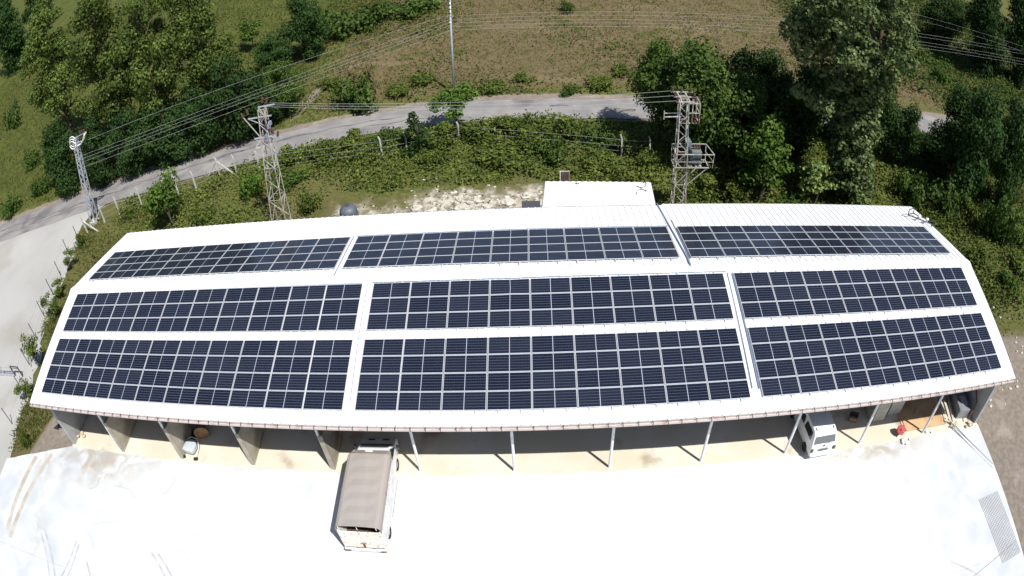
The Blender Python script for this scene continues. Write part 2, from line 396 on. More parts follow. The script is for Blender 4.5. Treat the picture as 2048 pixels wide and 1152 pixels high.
# A rocks, R dirt, G dry meadow, B fresh yellow-green meadow
def bump01(t): return np.clip(t, 0, 1)
dirt = bump01((X - 59.4) / .5) * bump01((10 + 2.2 * hnoise(X * .35, Y * .35, 51) - Y) / 4) * bump01((90 - X) / 6)
dirt = np.maximum(dirt, bump01((X + 4.6 - .25 * Y) / .8) * bump01((.6 - X) / .3) * bump01((4.5 - Y) / 1.5))
dirt = np.maximum(dirt, bump01((X + 8) / 2) * bump01((2 - X) / 2) * bump01((Y - 8) / 3) * bump01((23 - Y) / 2) * .62)
dirt = np.maximum(dirt, bump01((D - 2.0) / .3) * bump01((3.7 - D) / .5))
dirt = np.maximum(dirt, bump01(1.6 - np.hypot((X - 7.6 - (Y - 45) * .35) / .9, (Y - 45) / 4.2)) * .6)
dirt = np.maximum(dirt, bump01((-D - 2.1) / .2) * bump01((3.3 + D) / .5) * .6)
dry = bump01((X - 4 - (Y - 44) * .1) / 8) * bump01((D - 3.4) / 1.5) * bump01((88 + (Y - 44) * .15 - X) / 6) * (.62 + .38 * bump01((Y - 46) / 6))
dry = np.maximum(dry, bump01((X + 9) / 1) * bump01((-1 - X) / 2) * bump01((24 - Y) / 3) * .55)
dry = np.maximum(dry, bump01((Y - 21) / 2) * bump01((X - 2) / 4) * bump01((42 - X) / 4) * bump01((29 - Y) / 3) * .5)
fld = bump01((10 - X) / 6) * bump01((D - 3) / 2)
rockz = bump01((X - 11) / 4) * bump01((33.5 - X) / 1.5) * bump01((Y - 21) / 1) * bump01((28.6 - Y) / 3) * (.46 + .36 * bump01((X - 20) / 4))
zone = np.stack([dirt, dry, fld, rockz], -1).reshape(-1, 4)
nx = len(gx); idx = np.arange(X.size).reshape(X.shape)
Fq = np.stack([idx[:-1, :-1], idx[:-1, 1:], idx[1:, 1:], idx[1:, :-1]], -1).reshape(-1, 4)
g = link("ground", fast_mesh("ground", np.stack([X, Y, Z], -1).reshape(-1, 3), Fq, [M['ground']], {"zone": zone}))
g.data.polygons.foreach_set("use_smooth", [True] * len(g.data.polygons)); tag(g, kind="structure")

def grid_mesh(P, mats, attrs=None):
    n, m = P.shape[:2]; ix = np.arange(n * m).reshape(n, m)
    F = np.stack([ix[:-1, :-1], ix[:-1, 1:], ix[1:, 1:], ix[1:, :-1]], -1).reshape(-1, 4)
    return fast_mesh("sheet", P.reshape(-1, 3), F, mats, attrs)

xs = np.concatenate([np.arange(-300, -45, 8), np.arange(-45, 110, .5), np.arange(110, 600, 10)])
ys = np.interp(xs, RXs, RYs); k9 = np.ones(9) / 9
ysm = np.convolve(np.pad(ys, 4, 'edge'), k9, 'valid'); zr = np.interp(xs, RXs, RZs)
tx = np.gradient(xs); ty = np.gradient(ysm); tl = np.hypot(tx, ty); nx_, ny_ = -ty / tl, tx / tl
cross = []
for k, w in enumerate((-2.35, -1.2, 0, 1.2, 2.35)):
    ed = .22 * hnoise(xs * 1.1, xs * 0 + k * 7, 21) * (abs(w) > 2)
    cross.append(np.stack([xs + nx_ * (w + ed), ysm + ny_ * (w + ed), zr + .03 + .03 * (abs(w) < 2)], -1))
tag(link("road", grid_mesh(np.stack(cross, 0)[::-1], [M['road']])), kind="structure")

mb = MB()
for xa, xb, off, w in ((-36, -22, .5, .16), (-24, -9, -.1, .2), (-12, 2, .35, .13), (-2, 9, .7, .22), (6, 19, .5, .12), (15, 22, -.6, .1), (-34, -16, -.9, .1), (33, 35, .5, .25), (40, 41.5, -.5, .3)):
    n_ = 26; xq = np.linspace(xa, xb, n_); ii = np.interp(xq, xs, np.arange(len(xs)))
    g_ = lambda a: np.interp(xq, xs, a)
    oo = off + .12 * np.sin(xq * 1.7) + .05 * np.sin(xq * 5); hw_ = w * (.55 + .45 * np.abs(np.sin(xq * 2.1))) * np.minimum(1, np.minimum(np.arange(n_), np.arange(n_)[::-1]) / 3 + .15)
    a_ = [(g_(xs)[k] + g_(nx_)[k] * (oo[k] + q * hw_[k]), g_(ysm)[k] + g_(ny_)[k] * (oo[k] + q * hw_[k]), g_(zr)[k] + .068) for k in range(n_) for q in (-1, 1)]
    mb.add(a_, [(2 * k, 2 * k + 2, 2 * k + 3, 2 * k + 1) for k in range(n_ - 1)])
tag(mb.build("tar_seams", M['tar']), kind="structure")
yb_ = [-60, -40, -12, -6.2, -2.6, 5.5, 6.4, 13.8, 19.5, 23, 25, 27]; xb_ = [-3, -3.2, -5.4, -6.4, -7.3, -8.8, -9.6, -12, -12.9, -14, -14.2, -12.5]
rows = []
for t in np.linspace(0, 1, 90):
    y0 = -60 + 87 * t; xr = np.interp(y0, yb_, xb_) + .18 * math.sin(y0 * 1.3) + .12 * math.sin(y0 * 3.1)
    x = xr + np.linspace(0, 1, 24) ** 1.4 * (-75 - xr)
    top = np.interp(x, RXs, RYs) - 2.2
    y = -60 + t * (top + 60)
    rows.append(np.stack([x, y, terrain(x, y) + .045], -1))
tag(link("driveway", grid_mesh(np.stack(rows, 0), [M['drive']])), kind="structure")

# yard sheet: fine grid carrying stain weights
def yl(y): return np.interp(y, [-60, -40, -12, -6.2, -2.6], [-3, -3.1, -5.2, -6.2, -7.1])
rows = []
for t in np.linspace(0, 1, 120) ** .5:
    y0 = -60 + t * 60
    s = np.linspace(0, 1, 150); xl = yl(min(y0, -2.6)); x = xl + s * (60.25 - xl)
    top = np.interp(x, [-7.1, -.2, .2, 60.3], [-2.5, -.2, -.2, -.2]) + .02 * np.sin(x * 2.3) + .035 * hnoise(x * 4.5, x * 0, 77) + .04 * np.sin(x * .45 + 1) * np.clip((x - 30) / 20, 0, 1)
    rows.append(np.stack([x, -60 + t * (top + 60), np.full_like(x, .062)], -1))
P = np.stack(rows, 0); xx, yy = P[..., 0], P[..., 1]
st = np.zeros(P.shape[:2] + (4,))
st[..., 0] = np.clip(1.25 - np.hypot((xx - 1.5) / 5.5, (yy + 1.2) / 2.2), 0, 1) + .8 * np.clip(1 - np.hypot((xx - 51) / 5, (yy + .8) / 1.6), 0, 1) + .5 * np.clip(1 - abs(xx + 3.2 + .35 * yy) / .9, 0, 1) + .25 * np.clip((yy + 1.6) / 1.2, 0, 1)
st[..., 1] = .75 * np.clip((xx - 47) / 10, 0, 1) + .75 * np.clip((9 - xx) / 9, 0, 1)
tag(link("yard", grid_mesh(P, [M['yard']], {"zone": st.reshape(-1, 4)})), kind="structure")
mb = MB(); mb.box(-.2, 60.2, -.42, 16.2, -.3, .055)
tag(mb.build("floor_slab", M['slab']), kind="structure")
# flat marks worn onto the yard
def ribbon(mb, pts, w, z):
    pts = [Vector((p[0], p[1], z)) for p in pts]
    for i in range(len(pts) - 1):
        d = (pts[i + 1] - pts[i]).normalized(); n = Vector((-d.y, d.x, 0)) * w / 2
        mb.add([pts[i] - n, pts[i] + n, pts[i + 1] + n, pts[i + 1] - n], [(0, 3, 2, 1)])
def arc(a, b, bend, n=14):
    a, b = Vector((*a, 0)), Vector((*b, 0)); d = b - a; s = Vector((-d.y, d.x, 0)).normalized()
    return [a + d * t + s * bend * 4 * t * (1 - t) for t in [i / n for i in range(n + 1)]]
mb = MB()
for a, b, bd in [((9.6, -7), (13.2, -13), .6), ((10.1, -7), (13.9, -13), .6), ((14.4, -8.6), (15.0, -13), -.15), ((14.9, -8.4), (15.6, -13), -.15), ((1.6, -13), (3.4, -7.5), -.5), ((2.2, -13), (3.7, -7.7), -.5), ((8.0, -10.3), (10.1, -13), .2), ((-1, -7), (2.5, -12.5), .5), ((-.4, -7), (3.1, -12.5), .5), ((4.8, -8.8), (6.9, -13), .25), ((54, -9.5), (57, -12.5), .2), ((19.5, -11.3), (19.8, -13), 0)]:
    ribbon(mb, arc(a, b, bd), .16, .066)
tag(mb.build("tyre_marks", M['mark']), kind="structure")
mb = MB()
for a, b, bd in [((-3.6, -1.7), (-3.9, -8.5), -.3), ((-2.0, -1.2), (-3.3, -9), -.35)]:
    ribbon(mb, arc(a, b, bd), .42, .0705)
tag(mb.build("mud_stains", M['brownmark']), kind="structure")
rng = random.Random(5); mb = MB()
for x, y in [(3, -3.4), (5, -2.8), (6, -4.5), (9, -3), (11, -6.6), (13, -7), (12, -5.4), (16, -9.5), (4.4, -6)]:
    a = rng.uniform(-.6, .6); pts = [(x, y)]
    for i in range(9):
        a += rng.uniform(-.5, .5); pts.append((pts[-1][0] + .28 * math.cos(a), pts[-1][1] + .2 * math.sin(a)))
    ribbon(mb, pts, .018, .0745)
ribbon(mb, [(-5, -9.6), (60, -10.4)], .014, .0775); ribbon(mb, [(49.5, -12.6), (60, -9.8)], .03, .081)
tag(mb.build("yard_cracks", M['crack']), kind="structure")

# ------------------------------------------------------------------ open shed
PIT, HE, OV, VR, VB = .1845, 5.631, 1.265, 9.218, 8.97
XL, XR, SEAM = -.19, 60.1, 39.72
cp_, sp_ = math.cos(PIT), math.sin(PIT)
RY_, RZ_ = -OV + VR * cp_, HE + VR * sp_
def FP(u, v, n=0): return Vector((u, -OV + v * cp_ - n * sp_, HE + v * sp_ + n * cp_))
def BP(u, v, n=0): return Vector((u, RY_ + v * cp_ + n * sp_, RZ_ - v * sp_ + n * cp_))
shed = thing("open_shed", "long open-fronted shed with white ribbed roof carrying solar panels", "shed")
def roof_part(x0, x1, vb, fill):
    mb = MB()
    rib = lambda u, w, n: (u + w, n)
    u = x0; prof = [(x0, -.06)]
    k = math.ceil((x0 + .05 - XL) / .45)
    while XL + k * .45 + .05 < x1:
        c = XL + k * .45; prof += [(c - .045, -.06), (c - .022, -.022), (c + .022, -.022), (c + .045, -.06)]; k += 1
    prof += [(x1, -.06)]
    for fn, L in ((FP, VR - .02), (BP, vb)):
        top = [fn(a, 0 if fn is FP else .02, n) for a, n in prof], [fn(a, L, n) for a, n in prof]
        m = len(prof)
        mb.add(top[0] + top[1], [(i, i + 1, m + i + 1, m + i) for i in range(m - 1)])
        lo = [fn(x0, 0 if fn is FP else .02, -.13), fn(x1, 0 if fn is FP else .02, -.13), fn(x1, L, -.13), fn(x0, L, -.13)]
        mb.add(lo + [fn(x0, 0 if fn is FP else .02, -.06), fn(x1, 0 if fn is FP else .02, -.06), fn(x1, L, -.06), fn(x0, L, -.06)], [(0, 1, 5, 4), (1, 2, 6, 5), (2, 3, 7, 6), (3, 0, 4, 7)]).add(lo, [(0, 3, 2, 1)], 1)
    o = mb.build("roof", [M['roof'], M['under']], shed)
    r = MB(); pr = [FP(0, VR - .38, -.015), FP(0, VR, .0) + Vector((0, 0, .01)), BP(0, .38, -.015)]
    lo_ = [p - Vector((0, 0, .012)) for p in pr]
    ring = lambda x: [Vector((x, p.y, p.z)) for p in pr + lo_[::-1]]
    r.loft([ring(x0 + .01), ring(x1 - .01)]); r.build("ridge_cap", M['roof'], o)
roof_part(XL, SEAM, VB, 0); roof_part(SEAM + .004, XR, VB + .2, 1)
def trim(x, s):
    mb = MB()
    for fn, L in ((FP, VR), (BP, VB if s < 0 else VB + .2)):
        ps = [fn(x, 0, -.05), fn(x, L, -.05), fn(x, L, -.3), fn(x, 0, -.3)]
        mb.prism(ps, (s * .05, 0, 0))
    mb.build("gable_shadow_trim", M['trim'], shed)  # edge flashing, with the eave's shadow line put into its dark colour
trim(XL - .003, -1); trim(XR + .003, 1)
mb = MB()
for x0, x1, L in ((XL, SEAM, VB), (SEAM, XR, VB + .2)):
    a = BP(x0, L, -.08) + Vector((0, .004, 0)); mb.box(x0 + .003, x1 - .003, a.y, a.y + .1, a.z - .16, a.z - .01)
mb.build("back_gutter", M['trim'], shed)
# front gutter: open trough with straps
e = FP(0, 0, -.13); gy0, gz0 = e.y - .006, e.z
prof = [(0, .02), (0, -.12), (-.05, -.17), (-.11, -.17), (-.16, -.12), (-.16, .0), (-.148, .0), (-.148, -.115), (-.105, -.158), (-.055, -.158), (-.012, -.115), (-.012, .02)]
gut = MB().loft([[Vector((x, gy0 + a, gz0 + b)) for a, b in prof] for x in (XL, XR)]).build("gutter", M['gutter'], shed)
un = MB().loft([[Vector((x, gy0 + a, gz0 + b)) for a, b in [(0, -.124), (-.05, -.174), (-.11, -.174), (-.155, -.13), (-.11, -.21), (-.03, -.21)]] for x in (XL + .01, XR - .01)]).build("gutter_underside", M['gutter_dark'], gut)
strap = None
rg = random.Random(2); x = XL + .3
while x < XR:
    if strap is None:
        strap = MB().box(-.018, .018, gy0 - .164, gy0 + .0, gz0 + .003, gz0 + .024).box(-.018, .018, gy0 - .168, gy0 - .1605, gz0 - .12, gz0 + .024).build("gutter_bracket", M['trim'], gut); strap.location.x = x
    else:
        c = strap.copy(); COL.objects.link(c); c.parent = gut; c.location.x = x
    x += .68 + rg.uniform(-.06, .06)
# columns on the front line, rafters above
PX = [-.4244 + 5.0468 * i for i in range(13)]
PX[0], PX[12] = -.06, 60.0
colm = MB().cyl((0, 0, .06), (0, 0, HE + OV * math.tan(PIT) - .16), .078, n=12).box(-.10, .10, -.10, .10, .064, .075).build("column", M['steel_white'], shed)
colm.location = (PX[1], .05, 0)
for i in range(2, 12):
    c = colm.copy(); COL.objects.link(c); c.parent = shed; c.location.x = PX[i]
raf = MB().bar(FP(0, .1, -.24), FP(0, VR, -.24), .1, .2).bar(BP(0, .0, -.24), BP(0, VB - .1, -.24), .1, .2).build("rafter", M['galv'], shed)
raf.location.x = PX[1]
for i in range(2, 12):
    c = raf.copy(); COL.objects.link(c); c.parent = shed; c.location.x = PX[i]
# walls
def gable_wall(x0, x1, m, name="end_wall"):
    f = lambda y: min(HE + (y + OV) * math.tan(PIT), RZ_ - (y - RY_) * math.tan(PIT)) - .34
    ys_ = [-.02, 4, RY_, 12, 15.95]
    MB().prism([(x0, y, .05) for y in (-.02, 15.95)] + [(x0, y, f(y)) for y in ys_[::-1]], (x1 - x0, 0, 0)).build(name, m, shed)
gable_wall(-.19, .1, M['wallgrey']); gable_wall(59.93, 60.16, M['wallgrey'])
MB().box(-.19, 60.16, 15.96, 16.2, .05, 5.2).build("back_wall", M['wallconc'], shed)
for i, h in ((1, 2.9), (2, 2.95), (3, 2.95), (4, 3.1)):
    w = MB().box(-.13, .13, -.03, 15.95, .05, h).build("partition_wall", M['wallconc'], shed); w.location.x = PX[i] + (.19 if i == 1 else .1)

w = MB().box(-.1, .1, 1.5, 15.95, .05, 5.3).build("partition_wall", M['wallconc'], shed); w.location.x = 51.44
for x0, x1, y0 in ((51.55, 52.4, 1.5), (52.84, 53.85, 1.85)):
    MB().box(x0, x1, y0, y0 + .35, .061, 5.45).build("masonry_pier", M['block'], shed)

# ------------------------------------------------------------------ solar panels: each one a thing with frame and cells
PW, PH, LW, LH = 2.11, 1.05, 2.076, 1.026
proto = thing("solar_panel", None, None)
fr = MB(); t = .026
fr.box(-LW/2, LW/2, -LH/2, -LH/2 + t, -.035, 0).box(-LW/2, LW/2, LH/2 - t, LH/2, -.035, 0).box(-LW/2, -LW/2 + t, -LH/2 + t, LH/2 - t, -.035, 0).box(LW/2 - t, LW/2, -LH/2 + t, LH/2 - t, -.035, 0)
fr.build("frame", M['alu'], proto)
MB().box(-LW/2 + t, LW/2 - t, -LH/2 + t, LH/2 - t, -.025, -.004).build("cell_sheet", M['cells'], proto)
ARR = [("front lower left", FP, .81, .793, 10, 4), ("front lower middle", FP, 22.5, .793, 9, 4), ("front lower right", FP, 42.1, .793, 8, 4),
       ("front upper left", FP, .82, 5.554, 10, 3), ("front upper middle", FP, 22.51, 5.554, 9, 3), ("front upper right", FP, 42.07, 5.554, 8, 3),
       ("rear slope left", BP, .9, 1.103, 9, 4), ("rear slope middle", BP, 20.34, 1.103, 9, 4), ("rear slope right", BP, 39.96, 1.103, 9, 4)]
rackp = MB().box(-.02, .02, 0, 1, -.05, -.006).build("rail", M['alu'])
first = True
for nm, fn, u0, v0, nc, nr in ARR:
    rack = thing("mounting_rack", "aluminium mounting rails under the %s solar array" % nm, "mounting rack", fn(u0, v0, 0), group="mounting racks on the shed roof")
    rot = Euler((PIT, 0, 0)) if fn is FP else Euler((PIT, 0, math.pi))
    rack.rotation_euler = rot
    Hh = nr * PH; sgn = 1 if fn is FP else -1
    for k in range(nc * 2):
        o = rackp if first else rackp.copy()
        if not first: COL.objects.link(o)
        o.parent = rack; o.scale.y = Hh + .26
        o.location = (sgn * (.52 + k * PW / 2), -.14 if fn is FP else .14 - Hh - .12 + 0, .035)
        first = False
    for r_ in range(nr):
        for c_ in range(nc):
            p = proto if (nm == "front lower left" and r_ == 0 and c_ == 0) else copy_tree(proto)
            rowdown = (nr - r_) if fn is FP else r_ + 1       # counted from the top of the photo
            if fn is BP: rowdown = nr - r_
            p.location = fn(u0 + c_ * PW + LW / 2, v0 + r_ * PH + LH / 2, .06); p.rotation_euler = rot
            row = {1: "top", nr: "bottom"}.get(rowdown, ORD[rowdown - 1])
            if nr == 3 and rowdown == 2: row = "middle"
            tag(p, "dark solar panel, %s row, %s, in the %s array" % (row, "leftmost" if c_ == 0 else "rightmost" if c_ == nc - 1 else ORD[c_] + " from left", nm), "solar panel", "solar panels of the %s array" % nm)

# ------------------------------------------------------------------ vehicles
def wheel(parent, x, y, r=.34, w=.22):
    s = 1 if x > 0 else -1
    t = MB().lathe([(r * .62, -w / 2), (r * .93, -w / 2), (r, -w * .3), (r, w * .3), (r * .93, w / 2), (r * .62, w / 2), (r * .55, 0)], n=20)
    t.v = [(v[2], v[0], v[1]) for v in t.v]
    o = t.build("wheel", M['dark'], parent, smooth=True); o.location = (x, y, r)
    h = MB().cyl((s * w * .1, 0, 0), (s * w * .34, 0, 0), r * .6, r * .55, n=16); h.build("rim", M['galv'], o)
    return o
def body_loft(mb, prof, hw, top_in, zlo, zhi):
    "prof: outline in (y, z); half width hw narrowing by top_in from zlo up to zhi"
    def w(y, z): return hw(y) - top_in * max(0, min(1, (z - zlo) / (zhi - zlo)))
    mb.loft([[Vector((s * w(y, z) * k, y, z)) for y, z in prof] for s, k in ((-1, 1), (-1, .55), (0, 0), (1, .55), (1, 1))])
    return w

# covered light truck, nose under the roof
tr = thing("covered_truck", "white light truck with grey tarpaulin cover and rusty tailgate parked in the yard", "truck", (22.62, -5.3, .06))
ch = MB()
for s in (-1, 1): ch.box(s * .42 - .05, s * .42 + .05, .05, 6.2, .5, .66)
ch.box(-1.08, 1.08, .0, 4.5, .82, .9); ch.box(-.5, .5, 3.6, 4.4, .45, .62)
ch.build("chassis", M['trim'], tr)
for s in (-1, 1):
    wheel(tr, s * .88, 1.15, .36, .3); wheel(tr, s * .86, 5.5, .36, .22)
    sb = MB()
    for k in range(6): sb.box(s * 1.10 - .02, s * 1.10 + .02, .06, 4.42, .88 + k * .24, .88 + k * .24 + .222)
    for y in (.06, 1.5, 2.95, 4.36): sb.box(s * 1.125 - .025, s * 1.125 + .025, y, y + .07, .84, 2.33)
    sb.build("side_panel", M['paintdirty'], tr, bevel=.012)
tg = MB().box(-1.06, 1.06, -.03, .03, .78, 2.27).box(-1.0, 1.0, -.055, -.0305, 2.19, 2.27).box(-1.0, 1.0, -.05, -.0305, 1.5, 1.56).box(-1.0, 1.0, -.05, -.0305, .78, .86).box(-1.1, -1.0, -.06, .05, .76, 2.34).box(1.0, 1.1, -.06, .05, .76, 2.34)
tgo = tg.build("tailgate", M['rustgate'], tr, bevel=.01)
MB().box(-.05, .05, -.09, -.056, .84, 1.25).box(-.16, .16, -.075, -.056, 1.2, 1.24).build("latch", M['rust'], tgo)
bpn = MB().box(-1.1, 1.1, -.16, -.06, .52, .72).build("rear_bumper", M['paintdirty'], tr, bevel=.02)
for s in (-1, 1):
    MB().box(s * .92 - .14, s * .92 + .14, -.19, -.161, .56, .66).build("tail_lamp", M['rust'], bpn)
# tarpaulin over hoops: open at the back under the roof edge
tp = MB()
def hoop(y, zt, sag, drop): return [Vector((x, y, z)) for x, z in [(-1.13, drop), (-1.13, zt - .22), (-1.05, zt - .07), (-.9, zt - .01), (-.45, zt + .035 - sag), (0, zt + .05 - sag), (.45, zt + .035 - sag), (.9, zt - .01), (1.05, zt - .07), (1.13, zt - .22), (1.13, drop)]]
sec = [hoop(y, 2.87, .03 * (i % 2), 2.3) for i, y in enumerate([-.06, .35, .75, 1.15, 1.55, 1.95, 2.35, 2.75, 3.15, 3.55, 3.95, 4.36])]
sec.append([Vector((p.x * .86 + .06, 4.84, min(p.z, 2.30) + .24 * (p.z > 2.5))) for p in hoop(4.84, 2.87, 0, 2.28)]); sec.append([Vector((p.x * .85 + .06, 4.9, min(p.z, 2.33))) for p in hoop(4.9, 2.87, 0, 2.26)])
n = 11; vs = [p for s_ in sec for p in s_]
tp.add(vs, [(i * n + k, i * n + k + 1, (i + 1) * n + k + 1, (i + 1) * n + k) for i in range(len(sec) - 1) for k in range(n - 1)])
tp.add(sec[-1], [tuple(range(n))])
tpo = tp.build("tarpaulin", M['tarp'], tr); so = tpo.modifiers.new("thickness", 'SOLIDIFY'); so.thickness = .012
MB().box(-.2, .2, 4.56, 4.62, 2.76, 2.80).build("patch", M['white'], tpo)
for y in (0, 2.2, 4.3): MB().tube([p + Vector((0, 0, -.02)) for p in hoop(y, 2.84, 0, 2.3)], .018, 5).build("hoop", M['trim'], tr)
MB().box(-1.06, 1.06, .05, 4.4, .9, .93).build("load_bed", M['brownsheet'], tr)
MB().box(-1.08, 1.08, 4.44, 4.48, .9, 2.3).build("headboard", M['paintdirty'], tr)
for s in (-.95, 0, .95): MB().bar((s, -.075, 2.84), (s, -.07, 2.6), .03, .012).build("strap", M['white'], tpo)
# cab with short bonnet
prof = [(4.55, .55), (4.55, 2.02), (4.62, 2.18), (4.75, 2.25), (5.12, 2.25), (5.26, 2.19), (6.05, 1.52), (6.30, 1.44), (6.62, 1.28), (6.76, 1.08), (6.80, .62), (6.72, .45), (4.8, .45)]
cb = MB()
hwf = lambda y: .99 - .09 * max(0, (y - 6.05) / .75) ** 2
wf = body_loft(cb, prof, hwf, .16, 1.3, 2.3)
cab = cb.build("cab", M['paint'], tr, bevel=.07, smooth=True, seg=3)
def pane(parent, pts, off, mt=M['glass'], name="window"):
    pts = [Vector(p) for p in pts]; nrm = (pts[1] - pts[0]).cross(pts[2] - pts[0]).normalized()
    return MB().prism([p + nrm * (off - .02) for p in pts], nrm * .028).build(name, mt, parent, bevel=.006)
W = lambda y, z: wf(y, z)
pane(cab, [(-W(5.32, 2.14) + .1, 5.32, 2.139), (W(5.32, 2.14) - .1, 5.32, 2.139), (W(6.0, 1.56) - .07, 6.0, 1.562), (-W(6.0, 1.56) + .07, 6.0, 1.562)][::-1], .012, M['rearglass'], name="windshield")
for s in (-1, 1):
    q = [(s * W(4.95, 2.05), 4.95, 2.05), (s * W(5.3, 2.05), 5.3, 2.05), (s * W(5.85, 1.5), 5.85, 1.5), (s * W(4.95, 1.5), 4.95, 1.5)]
    pane(cab, q if s < 0 else q[::-1], .006)
    MB().box(s * .40 - .19, s * .40 + .19, 6.36, 6.5, 0, .012).build("bonnet_vent", M['black'], cab)
    v = cab.children[-1]; v.location = (0, 0, 0)
    m_ = MB().box(-.06, .06, -.05, .05, -.16, .16).box(-.02 - .1 * s, .02, -.02, .02, -.03, .03).build("mirror", M['trim'], cab, bevel=.02); m_.location = (s * 1.17, 5.75, 1.62)
    MB().box(s * .74 - .13, s * .74 + .13, 6.74, 6.815, .82, 1.02).build("headlight", M['rearglass'], cab)
for v in [c for c in cab.children if c.name.startswith("bonnet_vent")]:
    for vert in v.data.vertices:
        y = vert.co.y; vert.co.z += 1.44 - (y - 6.30) * .5 + .006
MB().box(-.93, .93, 6.77, 6.88, .42, .66).build("bumper", M['trim'], cab, bevel=.03)
MB().bar((1.16, 4.3, .75), (1.16, 1.9, .75), .05).build("side_guard", M['galv'], tr)

# white van under the eave
vn = thing("white_van", "small white van with tinted side windows parked half under the eave", "van", (47.05, -.62, .06), R(3.5))
prof = [(.02, .38), (-.03, .48), (.0, .66), (.06, .72), (.13, 1.18), (.36, 1.78), (.55, 1.92), (1.2, 1.97), (2.3, 1.96), (2.62, 1.88), (3.22, 1.24), (3.5, 1.16), (3.95, 1.02), (4.14, .85), (4.2, .5), (4.1, .34), (2, .34)]
vb = MB(); hv = lambda y: .84 - .1 * max(0, (y - 3.3) / .9) ** 2 - .03 * max(0, (.3 - y) / .3)
wv = body_loft(vb, prof, hv, .13, 1.1, 1.95)
body = vb.build("body", M['paint'], vn, bevel=.06, smooth=True, seg=3)
pane(body, [(-wv(.15, 1.24) + .09, .15, 1.25), (wv(.15, 1.24) - .09, .15, 1.25), (wv(.33, 1.70) - .09, .322, 1.70), (-wv(.33, 1.7) + .09, .322, 1.70)], .012, M['rearglass'], "rear_window")
pane(body, [(-wv(2.7, 1.8) + .08, 2.7, 1.80), (wv(2.7, 1.8) - .08, 2.7, 1.80), (wv(3.16, 1.3) - .07, 3.16, 1.305), (-wv(3.16, 1.3) + .07, 3.16, 1.305)][::-1], .012, M['glass'], "windshield")
for s in (-1, 1):
    for a, b, c_ in ((.55, 1.66, 1.62), (1.76, 2.62, 2.95)):
        q = [(s * wv(a, 1.24), a, 1.24), (s * wv(c_, 1.24), c_, 1.24), (s * wv(b - .12, 1.72), b - .12, 1.72), (s * wv(a, 1.72), a + .1, 1.72)]
        pane(body, q if s > 0 else q[::-1], .008)
    wheel(vn, s * .76, .78, .3, .2); wheel(vn, s * .74, 3.3, .3, .2)
    MB().box(s * .74 - .07, s * .74 + .07, -.02, .06, .72, .98).build("taillight", M['trim'], body, bevel=.01)
    m_ = MB().box(-.07, .07, -.05, .05, -.09, .09).build("mirror", M['trim'], body, bevel=.02); m_.location = (s * .93, 2.85, 1.3)
    MB().bar((s * .56, .55, 1.945), (s * .56, .75, 1.97), .035).build("roof_bracket", M['trim'], body)
    MB().box(s * .58 - .14, s * .58 + .14, 4.1, 4.19, .72, .86).build("headlight", M['rearglass'], body)
MB().box(-.78, .78, -.09, -.01, .36, .55).build("bumper", M['paint'], body, bevel=.03)
MB().box(-.3, .3, -.03, .045, .78, .90).build("number_plate", M['rearglass'], body)
MB().box(-.05, .05, .06, .1, 1.05, 1.13).build("emblem", M['trim'], body)
MB().bar((0, .09, 1.2), (.35, .12, 1.27), .02).build("wiper", M['trim'], body)

# ------------------------------------------------------------------ things standing and lying about
t = thing("wheeled_tub", "pale blue-grey rounded tub on small dark wheels between the left bays", "tub", (10.35, .62, .06), R(-8))
sec = []
for z, k in ((.18, .82), (.3, .95), (.62, 1), (.72, .96), (.74, .8)):
    sec.append([Vector((x * k, y * k, z)) for x, y in [(-.5, -.45), (-.2, -.52), (.42, -.5), (.52, -.3), (.54, .2), (.38, .5), (.1, .62), (-.2, .6), (-.45, .4), (-.54, 0)]])
MB().loft(sec).build("basin", M['tub'], t, bevel=.03, smooth=True)
MB().tube([(-.62, -.35, .1), (-.62, .5, .62), (-.2, .8, .7), (.4, .75, .7), (.7, .3, .5), (.72, -.6, .1)], .03, 8).build("handle", M['white'], t, smooth=True)
for x, y in ((-.42, -.72), (.62, -.72), (.78, -.66)):
    MB().cyl((x - .05, y, .13), (x + .05, y, .13), .13, n=14).build("wheel", M['dark'], t)
t.scale = (.8, .8, .85)
t = thing("cable_drum", "brown wooden cable drum in the shade behind the blue-grey tub", "cable drum", (10.75, 2.0, .06), R(20))
MB().cyl((0, -.32, .5), (0, -.26, .5), .5, n=24).build("flange", M['wood'], t); MB().cyl((0, .26, .5), (0, .32, .5), .5, n=24).build("flange", M['wood'], t)
MB().cyl((0, -.26, .5), (0, .26, .5), .26, n=16).build("core", M['card'], t)
t = thing("scrap_tyre", "black worn tyre lying against the wall behind the blue-grey tub", "tyre", (9.95, 1.75, .06))
MB().lathe([(.2, 0), (.33, .0), (.37, .06), (.37, .14), (.33, .2), (.2, .2), (.22, .1)], n=22).build("tread", M['dark'], t, smooth=True)
MB().lathe([(.15, .05), (.2, .08), (.2, .12), (.15, .1)], n=18).build("rim", M['rust'], t)
rg = random.Random(8)
def lumps(name, label, cat, loc, n, s, m):
    mb = MB()
    for i in range(n):
        c = Vector((rg.uniform(-1, 1) * s * 2, rg.uniform(-1, 1) * s * 1.4, s * rg.uniform(.3, .9)))
        bm = bmesh.new(); bmesh.ops.create_icosphere(bm, subdivisions=2, radius=s * rg.uniform(.5, .9))
        for v in bm.verts: v.co = v.co * (1 + .22 * math.sin(v.co.x * 9 / s + i) * math.cos(v.co.y * 7 / s)) ; v.co.z *= .65
        mb.add([v.co + c for v in bm.verts], [[v.index for v in f.verts] for f in bm.faces]); bm.free()
    o = mb.build(name, m, smooth=True); o.location = loc
    return tag(o, label, cat)
lumps("sand_sack", "beige slumped sacks beside the leftmost end wall", "sacks", (.55, .75, .06), 4, .22, M['beige'])
